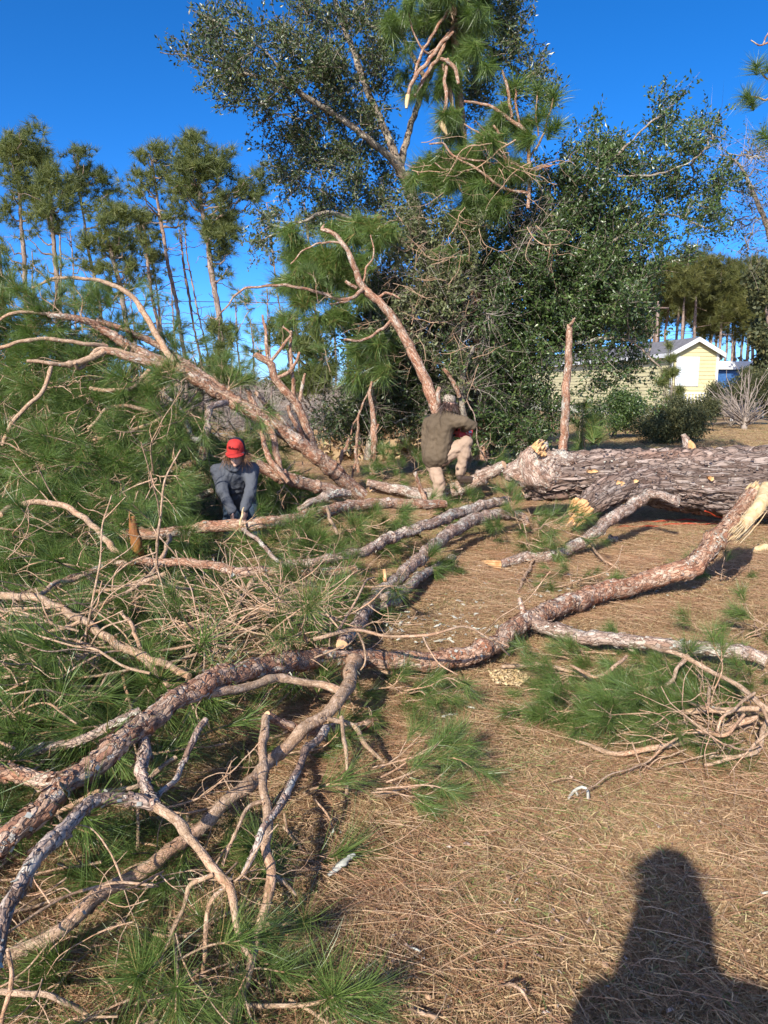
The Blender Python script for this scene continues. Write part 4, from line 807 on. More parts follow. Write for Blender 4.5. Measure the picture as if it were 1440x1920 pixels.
# ---- dense broad-leaved tree right of centre
OB = empty('oak_tree', D(985, 862, 13.4)[0], 'dense glossy green broadleaf tree whose sparse sprays reach right over the house', 'tree')
T = []
T.append(trace(OB, [(985, 868, 18, 13.4), (980, 760, 15, 13.4), (990, 640, 13, 13.4), (1005, 520, 10, 13.4), (1020, 420, 7, 13.4), (1030, 350, 4, 13.4)], M['oak_bark'], 'trunk', ns=16))
T.append(trace(OB, [(1005, 520, 4.2, 13.4), (1060, 430, 3.6, 13.2), (1110, 330, 3.0, 13), (1160, 290, 2.4, 12.9), (1210, 240, 1.8, 12.9), (1290, 170, 0.7, 12.8)], M['oak_bark']))
T.append(trace(OB, [(990, 600, 4.8, 13.4), (1080, 520, 3.6, 13.2), (1170, 440, 3.0, 13), (1240, 400, 2.1, 12.9), (1330, 430, 0.9, 12.8)], M['oak_bark']))
T.append(trace(OB, [(1110, 330, 2.4, 13), (1200, 330, 1.8, 12.8), (1280, 310, 1.2, 12.6), (1340, 270, 0.6, 12.6)], M['oak_bark']))
T.append(trace(OB, [(980, 740, 4.8, 13.4), (900, 640, 4.2, 13.2), (840, 560, 3.0, 13.1), (790, 500, 1.8, 13)], M['oak_bark']))
T.append(trace(OB, [(985, 680, 4.2, 13.4), (1090, 640, 3.6, 13.1), (1180, 640, 2.4, 12.9), (1240, 690, 1.2, 12.8)], M['oak_bark']))
blB = [(1300, 370, 60, 55, .4), (1350, 420, 50, 40, .3), (1250, 465, 60, 28, .35), (1290, 250, 60, 50, .35), (1360, 330, 40, 40, .25), (1180, 540, 55, 55, 1.0), (1200, 620, 50, 50, .7), (1110, 270, 50, 40, .35), (1000, 400, 110, 60, 1.2), (1100, 400, 90, 70, 1.2), (1150, 500, 75, 80, 1.3), (1010, 500, 120, 90, 1.6), (900, 520, 90, 90, 1.3), (940, 640, 110, 100, 1.7), (1060, 610, 90, 100, 1.7), (880, 700, 60, 80, 1.1), (960, 760, 90, 80, 1.7),
       (1120, 620, 60, 80, 1.1), (1130, 710, 60, 60, .35), (1090, 330, 90, 60, .65), (1170, 290, 70, 50, .45), (1220, 250, 60, 50, .35), (1270, 190, 50, 35, .28), (1240, 340, 80, 60, .5), (1320, 300, 60, 60, .22),
       (1190, 420, 80, 50, .7), (1270, 430, 60, 50, .22), (1200, 560, 40, 50, .6), (1190, 660, 45, 60, .28), (1220, 720, 30, 40, .2), (830, 600, 50, 80, .8), (800, 520, 60, 60, .8), (1000, 820, 60, 30, 1.2), (940, 830, 60, 25, 1.1)]
cB, PB = crown(OB, blB, 13.4, 1.2, 41, UNDV, [M['under_leaf'], M['oak_bark']])
oak_branches(OB, T, PB, 90)
OC = empty('evergreen_shrub', D(690, 860, 12.6)[0], 'dark shaded evergreen thicket behind the bare pale stem left of the brown jacket', 'shrub')
T = [trace(OC, [(690, 862, 8, 12.6), (700, 760, 6, 12.6), (690, 640, 4, 12.6), (700, 540, 2, 12.6)], M['oak_bark'], 'trunk')]
cC, PC = crown(OC, [(700, 660, 60, 90, 1.5), (740, 740, 60, 80, 1.6), (680, 780, 55, 60, 1.3), (720, 580, 70, 60, 1.3), (790, 680, 50, 80, 1.2), (760, 620, 60, 60, 1.2), (620, 800, 40, 50, .6), (850, 790, 50, 60, .9)], 13.2, .9, 50, UNDV, [M['oak_leaf'], M['oak_bark']])
oak_branches(OC, T, PC, 40)
DV = empty('dead_vines', D(830, 700, 12.6)[0] * np.array([1, 1, 0]), 'tangle of pale grey dead vines and twigs hanging in front of the dense evergreen', 'vines')
crown(DV, [(800, 480, 90, 70, .8), (850, 600, 80, 110, .8), (760, 560, 60, 80, .6), (860, 720, 50, 90, .9), (700, 760, 50, 70, .7), (620, 780, 50, 60, .8), (920, 420, 90, 50, .6)], 12.6, .5, 6, BAREV, [M['grey_twig']], name='vine', up=-.3)

crown(DV, [(800, 440, 70, 60, 1), (830, 540, 70, 90, 1), (770, 600, 50, 70, .7), (870, 680, 50, 80, .8), (860, 420, 60, 50, .8)], 12.3, .5, 26, UNDV, [M['light_leaf'], M['oak_bark']], name='foliage', up=-.2)

# ---- damaged pine with hanging boughs at the top centre
for lab, x0, y0, x1, y1, n_, own in ((0, 760, 260, 1010, 460, 34, 'DV'), (0, 720, 430, 900, 760, 40, 'DV')):
    fill(TWIG, 'twig', [(x0, y0), (x1, y0), (x1, y1), (x0, y1)], n_, lambda x, y: D(x, y, 11.7 + .5 * rng.random())[0], ndir(0, -.1, -.3, .8, .3, .5), lambda: .5 + .6 * rng.random(), DV)
PC1 = empty('pine_tree', D(900, 858, 13)[0], 'tall pine with sagging long needles and broken hanging branches at the top centre', 'tree')
trace(PC1, [(905, 862, 12, 13.1), (900, 700, 11, 13.1), (890, 500, 10, 13.1), (870, 300, 9, 13.1), (855, 120, 8, 13.1), (845, -40, 7, 13.1), (840, -160, 5, 13.1)], M['bark'], 'trunk')
for pts in ([(855, 40, 6, 13), (830, 90, 6, 12.6), (800, 140, 6, 12.4), (778, 180, 5, 12.3)], [(862, -40, 4, 13), (835, 30, 4, 12.6), (800, 80, 4, 12.4), (782, 120, 4, 12.3), (775, 155, 3, 12.3)], [(843, 60, 3, 12.7), (800, 100, 3, 12.4), (770, 40, 2, 12.3), (762, 0, 2, 12.3)]):
    trace(PC1, pts, M['bark'], 'branch', ns=8, rough=.003)
def hang(label, pts, cutlen=None, extra=()):
    e = empty('hanging_branch', D(*pts[0][:2], pts[0][3])[0], label, 'broken branch'); trace(e, pts, M['bark'], 'stem', ns=9, rough=.004, ring=.03)
    for q in extra: trace(e, q, M['bark'], 'branch', ns=7, rough=.002, ring=.03)
    if cutlen:
        mb = MB(); P, Rr = path_d(cutlen); tube(mb, P, Rr, .02, 8, 0); mb.obj('torn_end', M['pale_wood'], e)
hang('broken branch hanging from the top with a pale torn tip, upper left of the two', [(850, 60, 4, 12.4), (822, 90, 6, 12.3), (800, 118, 6, 12.2), (780, 140, 6, 12.2), (770, 165, 6, 12.2), (765, 180, 5, 12.2)], [(765, 178, 4.5, 12.18), (763, 192, 4, 12.18), (762, 203, 2.5, 12.18)])
hang('broken branch hanging with a cream split tip below it, lower of the two', [(840, 110, 4, 12.3), (835, 150, 5, 12.2), (836, 190, 5.5, 12.1), (832, 215, 5, 12.1), (827, 232, 5, 12.1)], [(826, 228, 5, 12.08), (832, 240, 5.5, 12.08), (838, 252, 2, 12.08)], extra=[[(836, 228, 3, 12.1), (822, 226, 3, 12.1), (816, 230, 2, 12.1)]])
hang('short thick flaky stub pointing down beside the hanging branches', [(826, 110, 5, 12.2), (845, 118, 6, 12.2), (855, 135, 6, 12.2), (860, 157, 4, 12.2)])
hang('straight flaky broken stem standing behind the cream split tip', [(830, 120, 5, 12.5), (838, 150, 6, 12.5), (846, 180, 6, 12.5), (852, 215, 6, 12.5), (850, 225, 3, 12.5)])
hang('curved red brown branch like a hook over the green hanging needles', [(870, 190, 3, 12.2), (900, 195, 4, 12.2), (930, 205, 4.5, 12.2), (960, 225, 5.5, 12.2), (983, 245, 6, 12.2), (990, 285, 6, 12.2), (993, 320, 6, 12.2), (992, 365, 5, 12.2)],
     extra=[[(960, 220, 4, 12.2), (955, 190, 4, 12.2), (950, 160, 4, 12.2), (942, 132, 2.5, 12.2)], [(992, 322, 5, 12.2), (965, 318, 5, 12.1), (945, 290, 4, 12.1), (935, 250, 4, 12.1), (925, 235, 3, 12.1)], [(992, 322, 4, 12.2), (1015, 315, 3, 12.2), (1035, 310, 2, 12.2)],
            [(960, 318, 3.5, 12), (920, 270, 3, 12), (890, 245, 2.5, 12), (870, 232, 2, 12)], [(992, 362, 4, 12.1), (940, 350, 4, 12), (890, 315, 3.5, 11.9), (850, 290, 3, 11.9), (830, 268, 2.5, 11.9), (805, 270, 2, 11.9)], [(860, 295, 2.5, 11.9), (900, 302, 2.5, 11.9), (960, 308, 2, 12)],
            [(992, 362, 5, 12.1), (990, 390, 5, 12.1)], [(880, 320, 2, 11.9), (840, 320, 2, 11.9), (815, 305, 1.5, 11.9)]])
crown(PC1, [(790, 20, 70, 60, 1.2), (870, 20, 70, 60, 1.2), (740, 60, 30, 40, .7), (820, 110, 60, 70, .9), (880, 130, 50, 60, .8), (770, 170, 40, 50, .5), (830, -80, 110, 60, 1.2)], 12.8, .9, 19, PNV, [M['needle']], dirs=(-.2, -.4, -.7), name='crown')
crown(PC1, [(880, 260, 70, 50, 1.3), (940, 300, 60, 60, 1.3), (840, 330, 70, 50, 1.4), (920, 370, 70, 50, 1.2), (800, 340, 40, 40, 1.0), (960, 230, 50, 40, 1.0), (840, 210, 30, 30, .8), (870, 410, 60, 40, .9), (850, 460, 30, 40, .6)], 12.4, .6, 25, PNV, [M['needle']], dirs=(-.5, -.3, -.6), name='crown')
mb = MB(); P = np.array([D(px, py, 12.3)[0] for px, py in ((966, 158), (1038, 178), (1008, 165), (1032, 240), (1012, 215), (950, 165), (1045, 232), (1020, 205))])
stack(mb, BALL, P, np.tile([0, -.15, 1.0], (8, 1)) + rng.normal(0, .12, (8, 3)), [1.35, 1.2, 1.0, 1.1, .95, .8, 1.0, .9]); mb.obj('crown', M['needle'], PC1)
for pts in ([(966, 160, 2.5, 12.3), (968, 195, 3, 12.3), (975, 240, 3, 12.4)], [(1038, 182, 2, 12.3), (1030, 215, 2.5, 12.3), (1015, 260, 3, 12.4), (990, 300, 3, 12.5)], [(1008, 170, 1.8, 12.3), (1005, 210, 2, 12.3), (1010, 255, 2.5, 12.4)]):
    trace(PC1, pts, M['bark'], 'branch', ns=7, rough=.002)

# ---- leaning broken red pine behind the man
LP = empty('leaning_pine', D(822, 790, 11)[0] * np.array([1, 1, 0]), 'leaning reddish pine with a broken bare top rising behind the man in the brown jacket', 'tree')
T = [trace(LP, [(828, 800, 12.8, 11), (815, 760, 11.2, 11), (795, 710, 10.0, 11), (765, 645, 9.2, 11), (740, 600, 8.4, 11), (712, 565, 7.6, 11), (680, 538, 7.2, 11), (665, 505, 5.6, 11), (655, 478, 4.8, 11), (638, 452, 4.4, 11), (620, 435, 4.0, 11), (604, 432, 2.8, 11), (608, 420, 1.6, 11)], M['bark'], 'trunk', ns=16, ring=.03, rough=.008)]
for pts in ([(822, 765, 8, 10.95), (822, 740, 7, 10.9), (824, 725, 6, 10.9)], [(680, 543, 7, 10.95), (665, 555, 6, 10.8), (640, 560, 5, 10.7), (600, 550, 4.5, 10.6), (550, 538, 4, 10.5), (500, 536, 3.5, 10.4), (458, 540, 3, 10.4), (430, 565, 2.5, 10.4), (405, 600, 2, 10.4)],
            [(668, 540, 6, 10.95), (655, 532, 5, 10.9), (648, 527, 4, 10.9)], [(665, 555, 3, 10.8), (640, 568, 3, 10.7), (618, 570, 2, 10.6)], [(700, 560, 4, 11), (730, 550, 3, 11), (750, 560, 2, 11)], [(735, 600, 5, 11), (705, 625, 4, 10.8), (680, 637, 4, 10.7), (645, 637, 3, 10.6)],
            [(680, 530, 3, 11), (690, 500, 2.5, 11), (700, 470, 2, 11), (695, 440, 1.5, 11)], [(640, 455, 3, 11), (600, 455, 2.5, 11), (570, 470, 2, 11), (545, 495, 1.5, 11)]):
    trace(LP, pts, M['bark'], 'branch', ns=8, rough=.003, ring=.03)
crown(LP, [(570, 470, 45, 40, 1.2), (640, 500, 60, 50, 1.2), (590, 540, 60, 40, 1.1), (700, 440, 50, 30, 1.0), (640, 580, 50, 30, .8), (560, 590, 50, 40, .4), (670, 440, 50, 30, .9), (700, 690, 40, 60, .5), (690, 640, 40, 40, .5)], 11.9, .5, 34, PNV, [M['needle']], scl=1.1, dirs=(-.4, -.2, -.4))
# ---- snapped stems
def snag(label, pts, extra=(), mt=None):
    e = empty('snapped_stem', D(*pts[0][:2], pts[0][3])[0] * np.array([1, 1, 0]), label, 'tree'); trace(e, [(a, b_, c * .68, d) for a, b_, c, d in pts], mt or M['bark'], 'trunk', ns=14, ring=.03, rough=.006, lichen=30)
    for q in extra: trace(e, q, M['bark'], 'branch', ns=7, rough=.002)
snag('upright reddish pine stem with snapped top between the green tree and house', [(1052, 868, 13, 11.6), (1058, 800, 12, 11.6), (1062, 740, 11, 11.6), (1065, 690, 10.5, 11.6), (1066, 640, 9.5, 11.6), (1068, 608, 8, 11.6)], [[(1068, 612, 5, 11.6), (1074, 604, 4, 11.5), (1078, 596, 2, 11.5)]])
snag('thin pale bare stem standing left of the man in the brown jacket', [(697, 895, 9, 11.2), (702, 830, 8.5, 11.2), (700, 790, 8, 11.2), (694, 750, 6, 11.2), (697, 715, 3, 11.2)], [[(702, 815, 4, 11.2), (710, 795, 3, 11.2)], ])
snag('crooked thin sapling with bent bare twigs near the pale stem', [(672, 885, 5, 11.4), (668, 830, 4, 11.4), (672, 790, 4, 11.4), (680, 760, 3, 11.4), (690, 735, 2, 11.4)], [[(660, 900, 3, 11.4), (668, 860, 3, 11.4), (678, 850, 2, 11.4)], [(672, 780, 2.5, 11.4), (660, 800, 2, 11.4), (658, 815, 1.5, 11.4)]])
snag('short pale diagonal stem in the thicket beside the bent sapling', [(636, 868, 5, 11.8), (648, 840, 5, 11.8), (655, 820, 4, 11.8)])
snag('grey forked stem slanting up behind the cap of the man in the brown jacket', [(872, 870, 8, 12.2), (868, 790, 8, 12.2), (865, 735, 8, 12.2), (872, 690, 7, 12.2), (888, 650, 5, 12.2)], [[(862, 745, 7, 12.1), (850, 715, 7, 12.1), (830, 690, 5, 12.1)]], M['oak_bark'])
snag('slender white twiggy stem right of the man in the brown jacket', [(915, 870, 1.6, 11), (900, 840, 1.8, 11), (893, 810, 1.8, 11), (888, 775, 1.8, 11), (875, 750, 1.6, 11)], [[(900, 840, 1.4, 11), (915, 825, 1, 11)]], M['bark_grey'])

# ---- pines far to the left
def far_pine(label, trunk, blobs, Y=38, nb=10, per=85, group='far pines at left', r=1.0, mt=None):
    e = empty('pine_tree', D(trunk[0][0], trunk[0][1], Y)[0] * np.array([1, 1, 0]), label, 'tree', group)
    pts = [(a, b_, c, Y) for a, b_, c in trunk]; P, Rr = path_d(pts); P = np.vstack([[P[0][0] * 1.0, P[0][1], 0.0], P]) if P[0][2] > .3 else P; Rr = np.concatenate([[Rr[0]], Rr]) if len(P) > len(Rr) else Rr
    mb = MB(); C, _ = tube(mb, P, Rr * .72, .25, 8, 0, wob=.03, rough=.02, rsc=5); mb.obj('trunk', M['far_bark'], e)
    if blobs:
        Pb = blob_points([(b_[0], b_[1], b_[2] * 1.15, b_[3] * 1.15, *b_[4:]) for b_ in blobs], Y, 1.2, per * .9, .3); Pb2 = Pb
        mb = MB(); n = len(Pb2); d = rng.normal(0, .6, (n, 3)); d[:, 2] += .5; cen = C[-1]; d += (Pb2 - C[len(C) * 3 // 4]) / (np.linalg.norm(Pb2 - C[len(C) * 3 // 4], axis=1)[:, None]) * .4
        stack(mb, FARV, Pb2, d, 1.0 + .5 * rng.random(n), .15); o = mb.obj('crown', mt or M['far_needle'], e, smooth=False); o['kind'] = 'stuff'
        for b_ in blobs:
            for _ in range(2):
                t = D(b_[0] + rng.normal(0, b_[2] * .4), b_[1] + rng.normal(0, b_[3] * .4), Y + rng.normal(0, .5))[0]
                zz = C[:, 2]; i = int(np.argmin(abs(zz - (t[2] - .5 * abs(t[0] - C[:, 0].mean()) - .3)))); s = C[i]
                m = (s + t) / 2 + np.array([0, 0, -.25]); mb = MB(); tube(mb, np.array([s, m, t]), [.05, .035, .015], .2, 5, 0, wob=.05); mb.obj('branch', M['far_bark'], e)
    for _ in range(nb):
        i = rng.integers(len(C) // 3, len(C)); s = C[i]; a = rng.random() * 6.283; L = .5 + 1.3 * rng.random()
        t = s + np.array([math.cos(a), math.sin(a), .3 * rng.normal()]) * L; mb = MB(); tube(mb, np.array([s, (s + t) / 2 + rng.normal(0, .1, 3), t]), [.022, .014, .006], .15, 4, 0, wob=.03); mb.obj('branch', M['far_bark'], e)
    return e
far_pine('far pine with rounded crown at the left edge, leftmost tall one', [(60, 660, 6.5), (50, 560, 6), (42, 450, 5), (34, 340, 4), (38, 250, 2)], [(45, 255, 32, 24), (20, 290, 30, 35), (75, 300, 30, 40), (40, 345, 42, 32), (15, 390, 25, 28, .7), (70, 380, 26, 26), (8, 455, 14, 12, .5), (35, 500, 20, 10, .4)], 36)
far_pine('far pine with a whitish straight trunk, second from the left edge', [(114, 660, 8), (108, 560, 7.5), (100, 450, 5.5), (94, 370, 4), (92, 320, 3)], [(95, 330, 28, 30), (115, 370, 26, 32), (85, 395, 24, 26), (110, 420, 22, 18, .7), (60, 440, 20, 14, .4), (68, 500, 18, 14, .5)], 34)
far_pine('far pine behind the left edge with only thin low tufts', [(14, 660, 5), (4, 560, 5), (-6, 420, 4)], [(0, 470, 12, 14, .6), (5, 540, 16, 12, .5)], 33)
far_pine('far pine with a slim crown sloping down to the right', [(196, 660, 5), (184, 560, 4.5), (165, 460, 4), (152, 370, 3), (144, 290, 2)], [(140, 282, 18, 16), (150, 312, 28, 24), (180, 330, 24, 22), (145, 345, 26, 22), (196, 358, 24, 16), (205, 375, 14, 12, .6), (150, 480, 12, 8, .4)], 38)
far_pine('far pine with low olive crown and many dense branches', [(252, 680, 7.5), (232, 580, 7), (215, 500, 6), (198, 430, 4)], [(190, 400, 38, 22), (225, 420, 34, 28), (180, 440, 26, 24), (215, 465, 34, 24), (245, 490, 18, 28), (200, 505, 26, 14), (160, 500, 14, 14, .6), (230, 530, 26, 14, .6)], 33, nb=26)
far_pine('far pine with narrow drooping olive crown left of the thin trunks', [(305, 680, 5), (288, 570, 4.5), (276, 480, 4), (268, 420, 3)], [(265, 415, 22, 22), (272, 450, 24, 24), (285, 490, 22, 26), (270, 520, 18, 14, .7), (290, 530, 14, 18, .6)], 37, nb=20)
far_pine('far pine with airy pale crown close against the big crowned pine', [(348, 690, 5.5), (328, 560, 5), (308, 450, 4.3), (293, 360, 3.5), (280, 290, 2)], [(278, 288, 20, 18), (268, 325, 28, 24, .8), (300, 330, 26, 26, .8), (310, 290, 14, 16), (262, 358, 20, 12, .6), (330, 385, 22, 20, .7), (300, 410, 26, 12, .5), (350, 400, 14, 12, .6)], 36)
far_pine('tallest full crowned far pine with side boughs reaching right', [(425, 720, 8.5), (410, 600, 8), (397, 510, 7.5), (386, 430, 5.5), (372, 340, 4), (362, 270, 2)], [(360, 268, 26, 18), (372, 295, 46, 26), (350, 325, 28, 32), (400, 320, 28, 32), (380, 358, 44, 26), (410, 292, 20, 20), (400, 410, 36, 26), (392, 440, 22, 20), (440, 370, 34, 20), (470, 345, 28, 16), (485, 325, 12, 16), (430, 420, 24, 14), (425, 470, 24, 26), (410, 445, 20, 14), (425, 508, 18, 12, .6), (480, 370, 14, 12)], 34, nb=20)
far_pine('thin almost bare far trunk just left of the tallest far pine', [(378, 700, 3.5), (362, 600, 3.3), (345, 500, 3), (335, 430, 2)], [(335, 430, 12, 14, .5)], 40, nb=16)
far_pine('thinnest bare far trunk between the tall far pines', [(395, 700, 2.5), (372, 590, 2.5), (352, 480, 2), (342, 400, 1.5)], [], 42, nb=16)
far_pine('bare far trunk leaning left of the tallest far pine, low twigs', [(322, 700, 3), (300, 600, 3), (290, 520, 2.5), (278, 440, 2)], [], 43, nb=16)
far_pine('bare grey far trunk standing beside the whitish trunked pine', [(118, 660, 3), (115, 540, 3), (112, 440, 2)], [], 42, nb=26)
far_pine('short sapling pine with ragged top between the fallen treetop and far pines', [(405, 720, 3), (408, 660, 2.5), (412, 600, 2)], [(412, 610, 18, 22, .8), (400, 670, 22, 26, .8), (430, 640, 18, 18, .5), (420, 700, 26, 20, .8)], 24, nb=6)
for k, (a, b_, c, Y, lab) in enumerate([(600, 590, 3.6, 34, 'dark slim trunk seen in the sky gap left of the leaning red pine'), (628, 622, 3.2, 40, 'slim far trunk in the sky gap, middle of three beside the thicket'), (652, 648, 3.2, 41, 'slim far trunk in the sky gap closest to the thicket'), (540, 520, 2.5, 45, 'slim far trunk behind the broken reddish stems')]):
    far_pine(lab, [(a + 4, 760, c), (a, 660, c), (b_ - 4, 520, c * .8), (b_ - 20, 380, c * .5)], [(b_ - 12, 420, 22, 22, .6), (b_ - 2, 480, 24, 20, .5), (b_ - 4, 610, 18, 16, .4)], Y, nb=14)
for k, (px, tx, ty) in enumerate([(70, 60, 470), (150, 132, 430), (268, 240, 520), (452, 440, 560), (480, 470, 600), (510, 500, 540), (560, 556, 500), (336, 318, 500)]):
    far_pine('one of the thinnest bare grey trunks scattered far behind the left pines', [(px, 740, 2.6), ((px + tx) / 2, (740 + ty) / 2, 2.3), (tx, ty, 1.4)], [(tx, ty + 10, 12, 14, .35), (tx + 4, ty + 60, 14, 12, .3)], 46 + k, nb=14, group='thin trunks behind the left pines')
# low scrub pines in the gap
far_pine('scrubby young pine behind the broken reddish stems', [(610, 780, 4), (606, 700, 3.5), (600, 640, 2)], [(590, 640, 30, 22, .7), (610, 690, 34, 26, .8), (575, 660, 24, 20, .6), (560, 720, 40, 24, .8), (530, 620, 30, 26, .5)], 20, nb=6)

# ---- pine wood behind the house: three kinds, copied
def proto_pine(h, cb, wd, nt_):
    e = bpy.data.objects.new('pine_tree', None); COL.objects.link(e); mb = MB()
    C, _ = tube(mb, [[0, 0, 0], [rng.normal(0, .1), 0, h * .5], [rng.normal(0, .2), 0, h]], [.17, .13, .04], .5, 7, 0, wob=.04, rough=.03, rsc=4); mb.obj('trunk', M['far_bark'], e)
    n = nt_; sub = 22; cc = rng.normal(0, 1, (sub, 3)); cc /= np.linalg.norm(cc, axis=1)[:, None]; cc *= (rng.random(sub) ** .4)[:, None]
    P = (cc[rng.integers(0, sub, n)] + rng.normal(0, .16, (n, 3))) * np.array([wd, wd, (h - cb) / 2]) + np.array([0, 0, (h + cb) / 2])
    mb = MB(); d = rng.normal(0, .6, (n, 3)); d[:, 2] += .5; stack(mb, FARV, P, d, 1.9 + .8 * rng.random(n), .15); o = mb.obj('crown', M['olive_needle'], e, smooth=False); o['kind'] = 'stuff'
    mb = MB()
    for _ in range(9):
        z = h * (.35 + .35 * rng.random()); a = rng.random() * 6.283; L = .6 + rng.random(); tube(mb, [[0, 0, z], [math.cos(a) * L, math.sin(a) * L, z + .3 * rng.normal()]], [.03, .01], .4, 4, 0)
    mb.obj('dead_branch', M['far_bark'], e)['kind'] = 'stuff'
    return e
protos = [proto_pine(14.5, 8.6, 2.4, 300), proto_pine(13.4, 7.6, 2.1, 260), proto_pine(15.2, 9.5, 2.6, 320)]
used = set(); k = 0
wood = []
for i in range(46):
    px = 1090 + i * 9.3 + rng.normal(0, 5); Y = 62 + rng.random() * 34; wood.append((px, Y))
wood += [(-60 + rng.random() * 1000, 95 + rng.random() * 25) for _ in range(0)]
for px, Y in wood:
    q = rng.integers(0, 3); src = protos[q]
    if q in used:
        e = src.copy(); COL.objects.link(e)
        for ch in list(src.children): c = ch.copy(); COL.objects.link(c); c.parent = e
    else: e = src; used.add(q)
    e.location = ((px - 720) / F * Y, Y, 0); e.rotation_euler = (rng.normal(0, .02), rng.normal(0, .02), rng.random() * 6.283); s = (.82 + .22 * rng.random()) * (Y / 78) ** .6; e.scale = (s, s, s)
    tag(e, 'tall bare trunked olive pine in the wood behind the yellow house', 'tree', 'pines of the wood behind the house')
# low far brush closing the horizon
def clump_var(n, R_, ls):
    mb = MB(); p = rng.normal(0, 1, (n, 3)); p /= np.linalg.norm(p, axis=1)[:, None]; p *= (R_ * rng.random(n) ** .4)[:, None]
    d = rng.normal(0, 1, (n, 3)); d /= np.linalg.norm(d, axis=1)[:, None]; s = np.cross(d, rng.normal(0, 1, (n, 3))); s /= np.linalg.norm(s, axis=1)[:, None]
    l = (ls * (.6 + .8 * rng.random(n)))[:, None]; v = np.stack([p, p + d * l * .5 + s * l * .3, p + d * l, p + d * l * .5 - s * l * .3], 1).reshape(-1, 3); o = (np.arange(n) * 4)[:, None]
    mb.add(v, o + [[0, 1, 2, 3]], 0, np.repeat(np.clip(rng.normal(.5, .22, n), 0, 1), 4)); return mb_var(mb)
CL = [clump_var(60, .7, .3) for _ in range(4)]; CLS = [clump_var(110, .32, .055) for _ in range(4)]
def brush(name, label, cat, x0, x1, Y0, Y1, h, n, mats, scl, zpow=1.0, vs=None):
    x = x0 + (x1 - x0) * rng.random(n); y = Y0 + (Y1 - Y0) * rng.random(n); z = h * rng.random(n) ** zpow * (.55 + .45 * np.sin(x * .31) * np.sin(x * .13 + 2))
    mb = MB(); d = rng.normal(0, 1, (n, 3)); d[:, 2] += .4; stack(mb, vs or CL, np.stack([x, y, z], -1), d, scl * (.7 + .7 * rng.random(n)), .18); return tag(mb.obj(name, mats, smooth=False), label, cat, kind='stuff')
brush('far_brush', 'low dark green brush closing the horizon behind everything', 'undergrowth', -75, 75, 100, 108, 5.2, 1500, M['bush_leaf'], 1.7)
brush('far_brush', 'grey leafless scrub along the far side of the field at left', 'undergrowth', -52, 6, 60, 68, 3.0, 500, M['grey_twig'], 1.2, vs=[bare_spray(40, 1.3, .03) for _ in range(4)])
brush('far_brush', 'grey brown scrub between the thicket and the fallen treetop', 'undergrowth', -6, 1.5, 28, 32, 2.2, 160, M['grey_twig'], 1.0, vs=[bare_spray(40, 1.1, .016) for _ in range(4)])
brush('weeds', 'straw coloured weeds and low brush behind the man in the brown jacket', 'weeds', -1.5, 1.6, 17, 22, 1.0, 90, M['grass'], .7)

# ---- shrubs on the right
def shrub(name, label, blobs, Y, mt, per=60, vs=None, ysp=.6, sc_=1.0, base=None, stems=8, up=.5):
    bx, by = base or (blobs[0][0], max(b_[1] + b_[3] for b_ in blobs)); p = D(bx, by, Y)[0]; e = empty(name, (p[0], p[1], 0), label, 'shrub')
    for _ in range(stems):
        b_ = blobs[rng.integers(0, len(blobs))]; t = D(b_[0] + rng.normal(0, b_[2] * .4), b_[1] + rng.normal(0, b_[3] * .3), Y)[0]; s = np.array([p[0], p[1], 0]) + rng.normal(0, .05, 3) * [1, 1, 0]
        mb = MB(); tube(mb, [s, (s + t) / 2 + rng.normal(0, .06, 3), t], [.02, .014, .006], .1, 5, 0); mb.obj('stem', M['oak_bark'], e)
    crown(e, blobs, Y, ysp, per, vs or CLS, [mt, M['oak_bark']], scl=sc_, name='foliage', up=up)
shrub('shrub', 'low wide dark shrub on the brown lawn beyond the thick trunk', [(1235, 800, 32, 24), (1275, 795, 34, 24), (1310, 792, 22, 22), (1250, 785, 40, 20)], 22, M['bush_leaf'], 100, ysp=.7)
shrub('shrub', 'taller green shrub against the left part of the yellow house', [(1150, 780, 34, 26), (1185, 775, 26, 28), (1165, 755, 26, 18)], 24, M['under_leaf'], 90, ysp=.7)
shrub('shrub', 'rust tinted shrub in front of the white deck railing', [(1265, 765, 28, 14), (1300, 770, 26, 14), (1335, 768, 26, 16)], 28, M['bush_leaf'], 110)
shrub('shrub', 'dark olive shrub at the right of the house behind the bare white bush', [(1370, 740, 34, 28), (1410, 730, 34, 34), (1440, 750, 30, 30), (1350, 760, 24, 18)], 33, M['bush_leaf'], 120, ysp=1.2)
shrub('young_pine', 'bushy young pine growing beside the snapped reddish stem', [(1095, 790, 26, 36, 1.0), (1110, 815, 34, 22, 1.0), (1080, 830, 24, 16, .8), (1100, 760, 14, 16, .7)], 13.6, M['needle'], 17, vs=PNV, ysp=.4, stems=5)
shrub('young_pine', 'thin young pine standing in front of the yellow gable', [(1256, 670, 16, 14, .5), (1256, 700, 24, 16, .6), (1258, 735, 26, 16, .6), (1255, 645, 6, 10, .8), (1240, 715, 14, 10, .8)], 30, M['far_needle'], 190, vs=FARV, ysp=.5, base=(1258, 785), stems=14)
# right edge olive tree
RT = empty('olive_tree', (20.2, 38, 0), 'dark olive leaved tree at the right edge over the bare white bush', 'tree'); T = [trace(RT, [(1450, 780, 5, 38), (1445, 640, 4, 38), (1430, 540, 2, 38)], M['far_bark'], 'trunk')]
_, Pq = crown(RT, [(1430, 560, 30, 40), (1440, 640, 36, 50), (1420, 690, 20, 24), (1420, 510, 20, 16)], 38, 1.5, 60, CL, [M['bush_leaf'], M['far_bark']], scl=.55); oak_branches(RT, T, Pq, 14, .05, M['far_bark'])
